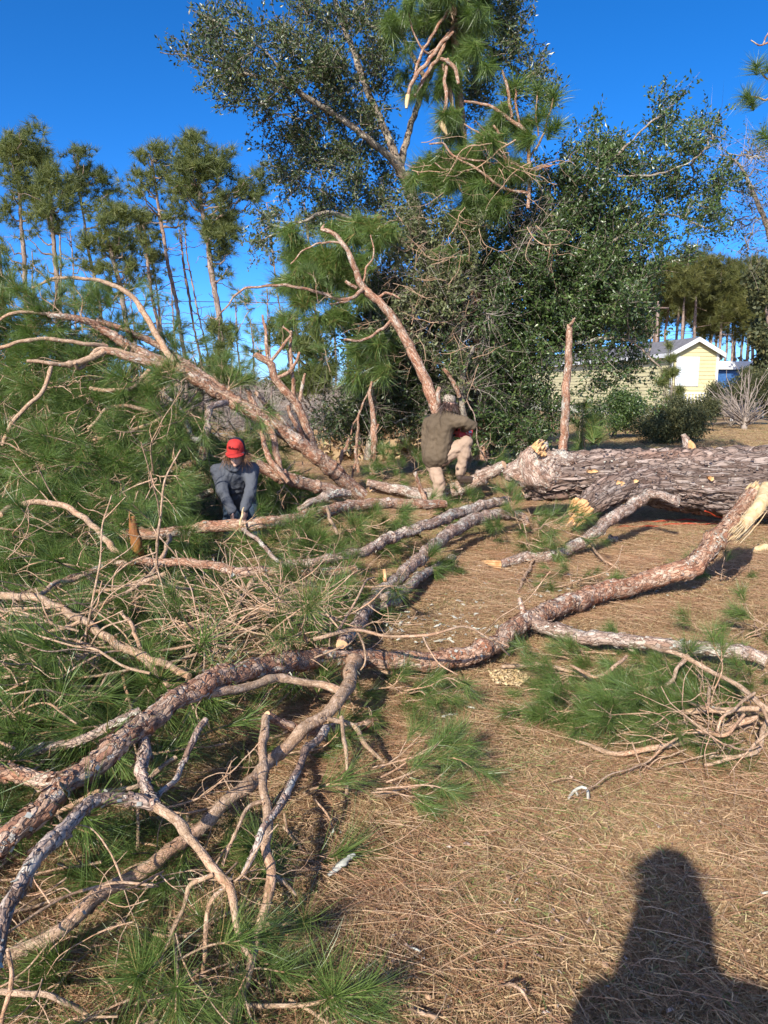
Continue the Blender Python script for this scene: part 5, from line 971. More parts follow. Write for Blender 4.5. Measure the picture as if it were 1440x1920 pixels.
# bare white bush
WB = empty('bare_bush', D(1396, 797, 30)[0], 'bare pale branched bush fanning out at the right edge of the lawn', 'shrub')
base = D(1396, 797, 30)[0]; base[2] = 0
for k in range(34):
    a = rng.random() * 6.283; el = .25 + 1.1 * rng.random(); L = 1.0 + 1.3 * rng.random(); d = np.array([math.cos(a) * math.cos(el), math.sin(a) * math.cos(el), math.sin(el)])
    s = base + np.array([0, 0, .1 + .4 * rng.random()]); mb = MB(); t = s + d * L
    C, _ = tube(mb, [s, s + d * L * .5 + rng.normal(0, .05, 3), t + np.array([0, 0, .15])], [.035, .022, .010], .1, 5, 0, wob=.02)
    for _ in range(5):
        i = rng.integers(3, len(C)); d2 = d + rng.normal(0, .5, 3); tube(mb, [C[i], C[i] + d2 * .5], [.012, .006], .2, 4, 0)
    mb.obj('branch', M['grey_twig'], WB)
mb = MB(); tube(mb, [base - [0, 0, .05], base + [0, 0, .5]], [.13, .08], .1, 8, 0); mb.obj('trunk', M['grey_twig'], WB)
# bare tree and pine boughs at the upper right
BT = empty('bare_tree', D(1470, 860, 15)[0] * np.array([1, 1, 0]), 'mostly bare tree with a few leaves at the upper right edge', 'tree')
T = [trace(BT, [(1500, 880, 12, 15), (1480, 700, 10, 15), (1460, 520, 8, 15), (1440, 430, 5, 15), (1415, 370, 4, 15), (1395, 325, 3, 15), (1375, 300, 2, 15), (1350, 290, 1.2, 15)], M['oak_bark'], 'trunk')]
_, Pq = crown(BT, [(1390, 300, 50, 50, .4), (1420, 380, 40, 60, .5), (1370, 400, 50, 50, .4), (1400, 460, 50, 30, .5), (1440, 300, 40, 60, .4), (1340, 350, 40, 40, .3)], 15, 1.0, 30, SPARSE, [M['oak_leaf'], M['oak_bark']]); oak_branches(BT, T, Pq, 46, .016)
crown(BT, [(1390, 330, 60, 50, .5), (1410, 420, 50, 60, .5), (1350, 420, 40, 40, .4)], 15, .8, 12, BAREV, [M['grey_twig']], name='twig')
EP = empty('pine_tree', D(1500, 860, 12.5)[0] * np.array([1, 1, 0]), 'pine bough with round needle tufts entering at the upper right corner', 'tree')
trace(EP, [(1540, 900, 14, 12.5), (1525, 500, 12, 12.5), (1510, 200, 9, 12.5), (1500, 0, 7, 12.5)], M['bark'], 'trunk')
for pts in ([(1510, 190, 5, 12.5), (1470, 165, 3, 12.4), (1440, 150, 2.5, 12.4), (1425, 130, 2, 12.4)], [(1470, 170, 3, 12.4), (1435, 185, 2.5, 12.4), (1405, 180, 2, 12.4)], [(1510, 300, 4, 12.5), (1460, 275, 3, 12.4), (1435, 255, 2, 12.4)], [(1510, 100, 4, 12.5), (1460, 80, 2.5, 12.4), (1430, 85, 2, 12.4), (1408, 75, 1.5, 12.4)], [(1430, 85, 2, 12.4), (1442, 60, 1.5, 12.4)]):
    trace(EP, pts, M['bark'], 'branch', ns=7, rough=.002)
mb = MB(); P = np.array([D(px, py, 12.3)[0] for px, py in ((1418, 122), (1440, 130), (1400, 180), (1410, 190), (1430, 250), (1445, 265), (1480, 160), (1500, 60))]); stack(mb, BALL, P, np.tile([-.4, -.1, .5], (8, 1)) + rng.normal(0, .25, (8, 3)), .8 + .2 * rng.random(8)); mb.obj('crown', M['needle'], EP)

# ================================================================== HOUSE AND FAR THINGS
M['siding'] = plain('pale_yellow_siding', (0.53, 0.475, 0.265), .55, .3, 3, .05)
M['white'] = plain('white_trim', (0.60, 0.60, 0.59), .5, .4, 3, .04)
M['roof'] = plain('grey_shingles', (0.16, 0.155, 0.16), .9, .2, 6, .3, .5, 30)
M['skirt'] = plain('pale_skirting', (0.62, 0.60, 0.50), .8, .2, 4, .1)
hd = -0.15; Yh = 40.0
pL = D(1249, 662, Yh)[0]; pR = D(1360, 662, Yh)[0]; apz = D(1298, 632, Yh)[0][2]; ez = pL[2]; Wd = (pR[0] - pL[0]); LEN = 26.0; OV = .28
HO = empty('house', ((pL[0] + pR[0]) / 2, Yh, 0), 'pale yellow sided house with white trim and grey roof beyond the fallen trunk', 'house'); HO.rotation_euler = (0, 0, -hd)
def hobj(mb, name, mt, parent=None):
    me = mb.mesh(name, [mt], (0, 0, 0), smooth=False); o = bpy.data.objects.new(name, me); COL.objects.link(o); o.parent = parent or HO; return o
def hbox(name, c, s, mt, parent=None): mb = MB(); box(mb, c, s); return hobj(mb, name, mt, parent)
hw = Wd / 2 - OV; fl = .55; slope = (apz - ez) / (Wd / 2)
wall = hbox('wall', (0, LEN / 2 + .15, (ez + fl) / 2), (2 * hw - .1, LEN - .2, ez - fl), M['siding'])
mb = MB(); zt = apz - .12; mb.add([[-hw + .05, .05, ez - .02], [hw - .05, .05, ez - .02], [0, .05, zt], [-hw + .05, .10, ez - .02], [hw - .05, .10, ez - .02], [0, .10, zt]], [np.array([[0, 1, 2], [3, 5, 4]]), np.array([[0, 2, 5, 3], [1, 4, 5, 2]])]); hobj(mb, 'gable_wall', M['siding'])
bh = .2; nb_ = int((ez - fl) / bh)
for k in range(nb_ + 5):            # lapped boards
    z = fl + k * bh; zt_ = z + bh
    if z > apz - .25: break
    half0 = hw if z < ez - .1 else max(.05, (apz - .1 - z) / slope); half1 = hw if zt_ < ez - .1 else max(.03, (apz - .1 - zt_) / slope)
    half0 = min(half0, hw); half1 = min(half1, hw)
    mb = MB(); v = [[-half0, .0, z], [half0, .0, z], [half1, .03, zt_], [-half1, .03, zt_], [-half0, .05, z], [half0, .05, z], [half1, .05, zt_], [-half1, .05, zt_]]
    mb.add(v, np.array([[0, 1, 2, 3], [0, 4, 5, 1], [3, 2, 6, 7], [0, 3, 7, 4], [1, 5, 6, 2]])); hobj(mb, 'siding_board', M['siding'])
    if k < nb_:
        mb = MB(); x0 = -hw; v = [[x0, .06, z], [x0, LEN, z], [x0 + .03, LEN, zt_], [x0 + .03, .06, zt_], [x0 + .05, .06, z], [x0 + .05, LEN, z], [x0 + .05, LEN, zt_], [x0 + .05, .06, zt_]]
        mb.add(v, np.array([[0, 3, 2, 1], [0, 1, 5, 4], [3, 7, 6, 2], [0, 4, 7, 3], [1, 2, 6, 5]])); hobj(mb, 'siding_board', M['siding'])
for sx in (-1, 1): hbox('corner_trim', (sx * (hw + .003), .02, (ez + fl) / 2), (.12, .12, ez - fl), M['white'])
hbox('skirting', (0, LEN / 2 + .2, fl / 2 - .05), (2 * hw - .15, LEN - .3, fl + .1), M['skirt'])
for sx in (-1, 1):
    mb = MB(); a, b_ = Wd / 2, ez
    mb.add([[0, -OV, apz], [sx * a, -OV, b_], [sx * a, LEN + OV, b_], [0, LEN + OV, apz], [0, -OV, apz - .1], [sx * a, -OV, b_ - .1], [sx * a, LEN + OV, b_ - .1], [0, LEN + OV, apz - .1]], np.array([[0, 1, 2, 3], [4, 7, 6, 5], [0, 4, 5, 1], [1, 5, 6, 2], [2, 6, 7, 3], [0, 3, 7, 4]])); hobj(mb, 'roof_slope', M['roof'])
    mb = MB(); mb.add([[0, -OV - .03, apz - .004], [sx * (a + .01), -OV - .03, b_ - .004], [sx * (a + .01), -OV - .03, b_ - .24], [0, -OV - .03, apz - .24], [0, -OV - .002, apz - .004], [sx * (a + .01), -OV - .002, b_ - .004], [sx * (a + .01), -OV - .002, b_ - .24], [0, -OV - .002, apz - .24]], np.array([[0, 1, 2, 3], [4, 7, 6, 5], [3, 2, 6, 7], [0, 4, 5, 1]])); hobj(mb, 'rake_board', M['white'])
    hbox('eave_board', (sx * (a + .018), LEN / 2, ez - .13), (.03, LEN + 2 * OV, .22), M['white'])
wx = -hw + .85
wf = hbox('window', (wx, -.012, 2.55), (1.30, .03, 1.55), M['white'])
def wl_(name, c, s, mt): return hbox(name, c, s, mt, wf)
wl_('pane', (wx, -.03, 2.9), (1.14, .01, .66), plain('white_blind', (.55, .60, .66), .25, .5)); wl_('pane', (wx, -.03, 2.18), (1.14, .01, .66), bpy.data.materials['white_blind'])
wl_('frame', (wx, -.04, 2.54), (1.30, .03, .06), M['white']); wl_('frame', (wx - .62, -.04, 2.55), (.07, .03, 1.55), M['white']); wl_('frame', (wx + .62, -.04, 2.55), (.07, .03, 1.55), M['white'])
DK = empty('deck', (HO.location.x - .2, Yh - 1.5, 0), 'small white railed deck at the gable end of the yellow house', 'deck'); DK.rotation_euler = (0, 0, -hd)
def dbox(name, c, s, mt=None): mb = MB(); box(mb, c, s); return hobj(mb, name, mt or M['white'], DK)
dbox('floor', (0, .3, .78), (2.9, 1.9, .1), M['skirt']); dbox('rail', (0, -.62, 1.42), (2.9, .08, .07)); dbox('rail', (0, -.62, .92), (2.9, .06, .05))
for k in range(15): dbox('baluster', (-1.3 + k * .186, -.62, 1.165), (.05, .04, .44))
for sx in (-1.42, 1.42): dbox('post', (sx, -.62, .76), (.1, .1, 1.5))
CP = empty('carport', (20.6, 45, 0), 'white roofed shed with a blue side peeking out right of the house', 'shed')
def cbox(name, c, s, mt): mb = MB(); box(mb, c, s); o = hobj(mb, name, mt, CP); return o
bl = plain('blue_panel', (.03, .10, .26), .5, .4)
for c, s in (((0, 0, 3.15), (3.6, 3, .12)), ((0, -.1, 2.95), (3.4, 2.9, .4))): cbox('roof', c, s, M['white'])
cbox('wall', (0, .1, 1.5), (3.2, 2.6, 2.4), bl)
for sx in (-1.55, 1.55): cbox('post', (sx, -1.4, 1.4), (.1, .1, 2.8), M['white'])
# road glimpse, pole, wires
mb = MB(); mb.add([[-60, 25.0, .012], [2.2, 24.6, .012], [2.2, 27.5, .012], [-60, 28.5, .012]], np.array([[0, 1, 2, 3]])); tag(mb.obj('road', plain('pale_gravel_road', (.36, .36, .36), .9, .1, 3, .15, .4, 40)), 'pale grey road glimpsed behind the man in the brown jacket', kind='structure')
pt = D(1235, 565, 60)[0]; UP = empty('utility_pole', (pt[0], pt[1], 0), 'grey wooden utility pole rising behind the house roof', 'utility pole')
mb = MB(); tube(mb, [[pt[0], pt[1], 0], [pt[0], pt[1], pt[2] * .5], [pt[0], pt[1], pt[2]]], [.16, .14, .11], .4, 10, 0); mb.obj('pole', M['far_bark'], UP)
mb = MB(); box(mb, (pt[0], pt[1] - .14, pt[2] - .5), (1.8, .1, .12), .3); mb.obj('crossarm', M['far_bark'], UP)
wm = plain('black_wire', (.02, .02, .022), .5, .3)
for zoff, ym, lab in ((-.2, 553, 'upper black power line crossing the sky behind the far pines'), (-1.6, 601, 'lower black power line crossing the sky behind the far pines')):
    a = D(-400, ym - 8, 60)[0]; b_ = np.array([pt[0], pt[1], pt[2] + zoff]); t = np.linspace(0, 1, 30)[:, None]; P = a * (1 - t) + b_ * t; P[:, 2] -= (4 * t * (1 - t) * .35)[:, 0]
    mb = MB(); tube(mb, P, np.full(30, .028), 1.0, 5, 0); tag(mb.obj('power_line', wm), lab, 'power line')

# ================================================================== PEOPLE
def capsule(bm_v, bm_f, p0, p1, r0, r1, ns=14, k=5):
    p0 = np.asarray(p0, float); p1 = np.asarray(p1, float); d = p1 - p0; L = np.linalg.norm(d)
    d = d / L if L > 1e-6 else np.array([0, 0, 1.0]); Mx = rot_to(d[None], np.array([0.0]))[0]; rings = []
    for i in range(k + 1): a = -math.pi / 2 + (math.pi / 2) * i / k; rings.append((p0 + d * r0 * math.sin(a), r0 * math.cos(a)))
    for i in range(k + 1): a = (math.pi / 2) * i / k; rings.append((p1 + d * r1 * math.sin(a), r1 * math.cos(a)))
    th = np.linspace(0, 6.283185, ns, endpoint=False); base = sum(len(v) for v in bm_v)
    V = np.concatenate([c + (Mx @ np.stack([np.cos(th) * max(r, 1e-4), np.sin(th) * max(r, 1e-4), np.zeros(ns)])).T for c, r in rings]); n = len(rings)
    i = np.arange(n - 1)[:, None]; j = np.arange(ns)[None]; j2 = (j + 1) % ns; f = np.stack([i * ns + j, i * ns + j2, (i + 1) * ns + j2, (i + 1) * ns + j], -1).reshape(-1, 4)
    bm_v.append(V); bm_f.append(f + base)
    bm_f_end = [list(range(ns))[::-1], [(n - 1) * ns + q for q in range(ns)]]
    return [[base + q for q in e] for e in bm_f_end]
def ell(V, Fc, E, c, ax, fwd, up):
    """ellipsoid with half axes ax = (side, forward, up)"""
    fwd = np.asarray(fwd, float) / np.linalg.norm(fwd); up = np.asarray(up, float); up = up - fwd * (up @ fwd); up /= np.linalg.norm(up); sd_ = np.cross(fwd, up)
    e = capsule(V, Fc, (0, 0, 0), (0, 0, 1e-5), 1, 1, 18, 8); v = V[-1]; V[-1] = np.asarray(c) + v[:, :1] * ax[0] * sd_ + v[:, 1:2] * ax[1] * fwd + v[:, 2:] * ax[2] * up; E += e
class Sculpt:
    def __init__(s): s.V = []; s.F = []; s.E = []
    def cap(s, p0, p1, r0, r1): s.E += capsule(s.V, s.F, p0, p1, r0, r1)
    def ell(s, *a): ell(s.V, s.F, s.E, *a)
    def chain(s, pts):
        for (p, r), (q, r2) in zip(pts[:-1], pts[1:]): s.cap(p, q, r, r2)
    def obj(s, name, mt, parent, voxel, smooth=6, fold=0.0, fs=9.0, stretch=(1, 1, .5)):
        V = np.concatenate(s.V); me = bpy.data.meshes.new(name + '_raw'); me.from_pydata(V.tolist(), [], [list(map(int, q)) for g in s.F for q in g] + s.E); me.update()
        t = bpy.data.objects.new('tmp', me); COL.objects.link(t); m = t.modifiers.new('r', 'REMESH'); m.mode = 'VOXEL'; m.voxel_size = voxel
        sm = t.modifiers.new('s', 'SMOOTH'); sm.iterations = smooth; sm.factor = .5
        dg = bpy.context.evaluated_depsgraph_get(); dg.update(); out = bpy.data.meshes.new_from_object(t.evaluated_get(dg)); bpy.data.objects.remove(t)
        n = len(out.vertices); co = np.empty(n * 3, np.float32); out.vertices.foreach_get('co', co); co = co.reshape(-1, 3).astype(float); no = np.empty(n * 3, np.float32); out.vertices.foreach_get('normal', no); no = no.reshape(-1, 3)
        if fold:
            f = np.array([mn.noise(Vector((p[0] * fs * stretch[0], p[1] * fs * stretch[1], p[2] * fs * stretch[2] + 2 * mn.noise(Vector(p) * fs * .4)))) + .5 * mn.noise(Vector(p) * fs * 2.3) for p in co]); co += no * (f * fold)[:, None]
        co -= np.array(wloc(parent)); out.vertices.foreach_set('co', co.astype(np.float32).ravel()); out.polygons.foreach_set('use_smooth', np.ones(len(out.polygons), bool)); out.materials.clear(); out.materials.append(mt); out.name = name; out.update()
        o = bpy.data.objects.new(name, out); COL.objects.link(o); o.parent = parent; return o
M['skin'] = plain('skin', (.58, .35, .26), .5, .4, 20, .1)
def unit(v): v = np.asarray(v, float); return v / np.linalg.norm(v)
def head_into(S, c, fwd, up):
    fwd = unit(fwd); up = unit(np.asarray(up) - fwd * np.dot(up, fwd)); sd_ = np.cross(fwd, up)
    S.ell(c + up * .02, (.076, .095, .095), fwd, up); S.ell(c - up * .055 + fwd * .025, (.055, .065, .065), fwd, up)
    S.cap(c + fwd * .085 + up * .0, c + fwd * .108 - up * .03, .010, .016); S.cap(c + fwd * .082 - up * .085, c + fwd * .08 - up * .087, .022, .022)
    for q in (-1, 1): S.cap(c + sd_ * q * .03 + fwd * .083 + up * .022, c + sd_ * q * .045 + fwd * .075 + up * .022, .012, .01); S.ell(c + sd_ * q * .078 - up * .01, (.012, .02, .032), fwd, up); S.cap(c + sd_ * q * .02 + fwd * .082 - up * .058, c + fwd * .088 - up * .058, .008, .011)
    return fwd, up, sd_
def hand_into(S, w_, d, palm, size=1.0, curl=.6, thumb=1):
    """wrist w_, pointing d, palm faces palm"""
    d = unit(d); palm = unit(np.asarray(palm) - d * np.dot(palm, d)); sd_ = np.cross(d, palm)
    S.ell(w_ + d * .045 * size, (.040 * size, .052 * size, .016 * size), d, palm)
    for i, (o, L) in enumerate(((-.030, .068), (-.010, .080), (.010, .076), (.028, .060))):
        p = w_ + d * .085 * size + sd_ * o * size; a = p + (d * math.cos(curl * .5) + palm * math.sin(curl * .5)) * L * .45 * size; b_ = a + (d * math.cos(curl * 1.2) + palm * math.sin(curl * 1.2)) * L * .32 * size; c = b_ + (d * math.cos(curl * 1.9) + palm * math.sin(curl * 1.9)) * L * .25 * size
        S.chain([(p, .0095 * size), (a, .0088 * size), (b_, .008 * size), (c, .007 * size)])
    p = w_ + d * .02 * size - sd_ * thumb * .028 * size; a = p + (d * .6 - sd_ * thumb * .7 + palm * .3) * .045 * size; b_ = a + (d * .85 - sd_ * thumb * .2 + palm * .5) * .035 * size; S.chain([(p, .014 * size), (a, .011 * size), (b_, .009 * size)])
def cap_obj(parent, c, fwd, up, mf, mbk, r=.1, peak=True, back_only=False, h=.115, brimL=.075):
    fwd = unit(fwd); up = unit(np.asarray(up) - fwd * np.dot(up, fwd)); sd_ = np.cross(fwd, up)
    P, Q = MB(), MB(); nu, nv = 28, 9
    th = np.linspace(0, 6.283185, nu, endpoint=False); V = []
    for j in range(nv + 1):
        a = (math.pi / 2) * j / nv; rr = math.cos(a) ** .62
        for t in th:
            f = math.cos(t); boxy = 1.0 + (.10 if f > .2 else 0) * math.sin(a)
            V.append(c + sd_ * math.sin(t) * r * .86 * rr + fwd * f * r * 1.05 * rr * boxy + up * h * math.sin(a) ** .9)
    V = np.array(V); ff, fb = [], []
    for j in range(nv):
        for i in range(nu):
            q = [j * nu + i, j * nu + (i + 1) % nu, (j + 1) * nu + (i + 1) % nu, (j + 1) * nu + i]; (ff if math.cos(th[i] + .11) > .12 else fb).append(q)
    P.add(V, np.array(ff)); Q.add(V * 1.0 + 0, np.array(fb))
    o1 = P.obj('cap_crown', mf, parent); o2 = Q.obj('cap_back', mbk, parent)
    if peak:
        B = MB(); n = 15; m = 5; V = []
        for z in (0, -.006):
            for j in range(m + 1):
                for i in range(n):
                    t = -1.15 + 2.3 * i / (n - 1); rr = 1 + (brimL / r) * j / m * math.cos(t * .95) ** .6
                    V.append(c + sd_ * math.sin(t) * r * .88 * (1 + .08 * j / m) + fwd * math.cos(t) * r * 1.05 * rr + up * (z + .012 - .028 * math.sin(t) ** 2 - .010 * j / m))
        V = np.array(V); f = []; o = (m + 1) * n
        for j in range(m):
            for i in range(n - 1): a = j * n + i; f += [[a, a + 1, a + n + 1, a + n], [o + a, o + a + n, o + a + n + 1, o + a + 1]]
        for i in range(n - 1): a = m * n + i; f.append([a, a + 1, o + a + 1, o + a])
        B.add(V, np.array(f)); B.obj('cap_brim', mf, parent)
    mb = MB(); tube(mb, [c + up * (h + .002), c + up * (h + .008)], [.008, .004], .003, 8, 0); mb.obj('cap_button', mbk, parent)
def hair_obj(parent, c, fwd, up, col, n, L, spread=.09, back=True):
    fwd = unit(fwd); up = unit(np.asarray(up) - fwd * np.dot(up, fwd)); sd_ = np.cross(fwd, up); mb = MB()
    t = rng.random(n) * 4.4 + .94 if back else rng.random(n) * 6.28
    b_ = c + sd_ * (np.sin(t) * spread)[:, None] + fwd * (np.cos(t) * spread * 1.05)[:, None] + up * (.035 * rng.random(n) - .02)[:, None]
    d = (b_ - c) * 3.0 + np.array([0, 0, -1.0]) * .6 + rng.normal(0, .25, (n, 3)); strips(mb, b_, d, L * (.6 + .6 * rng.random(n)), np.full(n, .009), rng.normal(0, .35, (n, 3)) + [0, 0, -.3], 4, 0, rng.random(n)); mb.obj('hair', plain('hair_' + parent.name, col, .5, .4, 30, .3), parent)
def shoe(parent, heel, toe, mt, h=.11):
    S = Sculpt(); d = unit(toe - heel); S.chain([(heel + [0, 0, .045], .042), (heel + d * .1 + [0, 0, .045], .043), (toe - d * .03 + [0, 0, .035], .038)]); S.cap(heel + [0, 0, .05], heel + [0, 0, h + .08], .045, .05); S.cap(heel + d * .02 + [0, 0, .012], toe - d * .02 + [0, 0, .012], .035, .037)
    return S.obj('boot', mt, parent, .008, 3)

# ---- the man in the brown jacket, one boot up on the log
X = lambda a, b_, Y: D(a, b_, Y)[0]
m1 = empty('person', X(820, 950, 10.2) * np.array([1, 1, 0]), 'man in brown jacket, tan trousers and camouflage cap with one boot on a log', 'person')
pel = X(818, 857, 10.1); ch = X(824, 800, 10.08); nk = X(838, 774, 10.02); hdC = X(842, 758, 9.98)
sR = X(852, 790, 9.92); eR = X(885, 797, 9.95); wR = X(866, 806, 10.22); sL = X(815, 788, 10.26); eL = X(846, 806, 10.42); wL = X(868, 812, 10.34)
hR = X(828, 860, 10.06); kR = X(874, 829, 10.02); aR = X(863, 884, 10.02); hL = X(811, 864, 10.14); kL = X(823, 905, 9.98); aL = X(820, 940, 9.98)
S = Sculpt(); fwd1 = unit((.55, .8, -.25)); head_into(S, hdC, fwd1, (.1, 0, 1)); S.chain([(hdC - [0, 0, .06], .052), (nk, .058), (ch, .11), (pel, .12)])
for s_, e_, w_ in ((sR, eR, wR), (sL, eL, wL)): S.chain([(ch + [0, 0, .05], .07), (s_, .055), (e_, .038), (w_, .028)])
for h_, k_, a_ in ((hR, kR, aR), (hL, kL, aL)): S.chain([(pel, .10), (h_, .085), (k_, .052), (a_, .038)])
hand_into(S, wR, (.25, .5, -.1), (-.3, .1, -1), curl=1.0); hand_into(S, wL, (.6, -.2, -.1), (0, -.2, -1), curl=1.0, thumb=-1)
S.obj('body', M['skin'], m1, .0085, 3)
J = plain('brown_canvas_jacket', (.115, .085, .055), .85, .2, 2.2, .22, .35, 25)
S = Sculpt(); S.chain([(nk - [0, 0, .005], .075), (X(832, 783, 10.06), .12), (X(822, 800, 10.1), .165), (X(818, 825, 10.14), .17), (X(817, 845, 10.12), .178), (X(817, 858, 10.10), .182)])
S.cap(X(806, 795, 10.22), X(806, 856, 10.16), .11, .115); S.cap(X(838, 795, 9.98), X(826, 856, 10.04), .11, .13)
S.chain([(X(838, 787, 9.96), .10), (sR, .088), (X(870, 790, 9.9), .078), (eR, .070), (X(873, 801, 10.12), .052), (wR, .042)]); S.chain([(X(820, 787, 10.2), .10), (sL, .09), (eL, .070), (wL, .045)])
S.cap(nk - [0, 0, .01], nk + [.015, 0, .025], .066, .060)
S.obj('jacket', J, m1, .011, 3, .024, 8)
TP = plain('tan_work_trousers', (.34, .24, .17), .85, .2, 4, .12, .35, 30)
S = Sculpt(); S.chain([(X(818, 864, 10.12), .14), (hR, .115), (X(852, 844, 10.04), .100), (kR, .085), (X(869, 858, 10.02), .072), (aR - [0, 0, .005], .068)]); S.chain([(X(815, 866, 10.12), .14), (hL, .115), (kL, .088), (X(821, 925, 9.98), .078), (aL + [0, 0, 0.0], .078)])
S.obj('trousers', TP, m1, .011, 3, .020, 9, (1, 1, 1.6))
BT_ = plain('dark_leather_boot', (.06, .04, .03), .5, .4)
log_top = X(862, 897, 9.95)
shoe(m1, aR * np.array([1, 1, 0]) + [-.01, 0, aR[2] - .14], aR * np.array([1, 1, 0]) + [.21, .06, aR[2] - .15], BT_); shoe(m1, aL * np.array([1, 1, 0]) + [0, 0, .0], aL * np.array([1, 1, 0]) + [.16, .2, .0], BT_)
camo, nt, b = mat('camouflage_cap_cloth', .85, .2); tc = nd(nt, 'TexCoord'); n1 = nd(nt, 'TexNoise'); n1.inputs['Scale'].default_value = 28; nt.links.new(tc.outputs['Object'], n1.inputs['Vector'])
nt.links.new(ramp(nt, [(.0, (.10, .08, .06)), (.42, (.22, .17, .12)), (.5, (.36, .30, .24)), (.6, (.12, .10, .07))], n1.outputs[0], 'CONSTANT').outputs[0], b.inputs['Base Color'])
cap_obj(m1, hdC + [0, 0, .035], (.55, .8, -.05), (.05, -.1, 1), camo, camo, r=.1, h=.095)
hair_obj(m1, hdC - [0, 0, .0], (.55, .8, -.2), (0, 0, 1), (.06, .035, .028), 260, .11)
# chainsaw he holds
CS = empty('chainsaw', X(868, 812, 10.3), 'red chainsaw held in front of the man in the brown jacket', 'chainsaw'); rd = plain('red_saw_plastic', (.50, .035, .025), .4, .5, 8, .05); bk_ = plain('black_saw_plastic', (.02, .02, .02), .5, .4)
c0 = X(868, 811, 10.34); mb = MB(); box(mb, c0, (.24, .16, .12), .5); box(mb, c0 + [.04, .02, .07], (.14, .12, .05), .5); o = mb.obj('motor_housing', rd, CS, smooth=False)
bv = o.modifiers.new('edge', 'BEVEL'); bv.width = .015; bv.segments = 2
mb = MB(); tube(mb, [c0 + [-.10, -.09, .03], c0 + [-.07, -.11, .12], c0 + [.0, .0, .16], c0 + [.06, .10, .12], c0 + [.05, .11, .0]], [.013] * 5, .02, 8, 0); mb.obj('front_handle', bk_, CS)
mb = MB(); tube(mb, [c0 + [-.10, -.03, -.03], c0 + [-.2, -.10, -.04], c0 + [-.22, -.12, .03], c0 + [-.12, -.05, .06]], [.018] * 4, .02, 8, 0); mb.obj('rear_handle', bk_, CS)
mb = MB(); box(mb, c0 + [.02, .30, -.02], (.006, .42, .07), 0); mb.obj('guide_bar', plain('saw_steel', (.35, .35, .36), .3, .5, metal=.9), CS, smooth=False)
mb = MB(); box(mb, c0 + [.09, -.085, .015], (.045, .02, .03), .2); mb.obj('side_cover', M['white'], CS, smooth=False)

# ---- the man in the red cap, kneeling behind the long limb
m2 = empty('person', X(452, 1010, 7.75) * np.array([1, 1, 0]), 'man in charcoal hoodie and red cap bending down behind the fallen limbs', 'person')
hd2 = X(443, 850, 7.36); nk2 = X(440, 868, 7.46); ch2 = X(441, 890, 7.55); pel2 = X(452, 938, 7.88)
s2L = X(409, 884, 7.50); e2L = X(419, 924, 7.40); w2L = X(434, 958, 7.30); s2R = X(470, 880, 7.52); e2R = X(470, 916, 7.42); w2R = X(459, 956, 7.30)
S = Sculpt(); fw2 = unit((-.05, -.88, -.42)); up2 = unit((.05, -.4, .9)); f2, u2, sd2 = head_into(S, hd2, fw2, up2)
S.chain([(hd2 - u2 * .05, .05), (nk2, .056), (ch2 + [0, .05, 0], .085), (pel2, .11)])
for s_, e_, w_ in ((s2L, e2L, w2L), (s2R, e2R, w2R)): S.chain([(ch2 + [0, 0, .04], .07), (s_, .055), (e_, .038), (w_, .028)])
k2L = X(432, 1004, 7.58); k2R = X(474, 1000, 7.62); a2L = X(432, 985, 8.02); a2R = X(478, 983, 8.05); a2L[2] = .09; a2R[2] = .09
for k_, a_, q in ((k2L, a2L, -.08), (k2R, a2R, .08)): S.chain([(pel2, .10), (pel2 + [q, -.02, -.04], .085), (k_, .055), (a_, .038)])
hand_into(S, w2L, (.15, -.3, -.9), (.5, .3, 0), curl=.7); hand_into(S, w2R, (-.15, -.3, -.9), (-.5, .3, 0), curl=.7, thumb=-1)
S.obj('body', M['skin'], m2, .0075, 3)
HD = plain('charcoal_fleece_hoodie', (.085, .092, .108), .9, .15, 4, .14, .3, 40)
S = Sculpt(); S.chain([(nk2 - [0, 0, .03], .085), (X(441, 882, 7.52), .14), (X(441, 895, 7.6), .15), (X(445, 918, 7.72), .145), (X(449, 938, 7.84), .15)]); S.cap(X(420, 885, 7.56), X(436, 935, 7.8), .095, .10); S.cap(X(462, 882, 7.56), X(462, 935, 7.8), .095, .10)
for s_, e_, w_ in ((s2L, e2L, w2L), (s2R, e2R, w2R)): S.chain([(s_ + (ch2 - s_) * .5, .10), (s_, .082), (e_, .062), (w_ + [0, 0, .01], .046)])
S.chain([(nk2 + [-.09, -.02, .0], .035), (nk2 + [-.07, .07, .03], .05), (nk2 + [0, .10, .035], .055), (nk2 + [.07, .07, .03], .05), (nk2 + [.09, -.02, 0.0], .035), (nk2 + [.03, -.09, -.06], .025), (nk2 + [-.03, -.09, -.06], .025), (nk2 + [-.09, -.02, 0], .035)])
S.obj('hoodie', HD, m2, .010, 3, .018, 9)
JN = plain('dark_blue_jeans', (.035, .055, .085), .85, .2, 6, .15, .3, 60)
S = Sculpt()
for k_, a_, q in ((k2L, a2L, -.08), (k2R, a2R, .08)): S.chain([(pel2, .15), (pel2 + [q, -.04, -.05], .115), (k_ + [0, .02, .0], .078), (k_ * .5 + a_ * .5, .068), (a_, .058)])
S.obj('jeans', JN, m2, .011, 4, .010, 10)
shoe(m2, a2L * [1, 1, 0] + [0, .0, 0], a2L * [1, 1, 0] + [0, .24, 0], BT_, .06); shoe(m2, a2R * [1, 1, 0] + [0, 0, 0], a2R * [1, 1, 0] + [0, .24, 0], BT_, .06)
redc = plain('faded_red_cap_cloth', (.42, .035, .030), .8, .2, 20, .1, .2, 80); navy = plain('navy_mesh_cap_cloth', (.02, .022, .035), .8, .2, 60, .3)
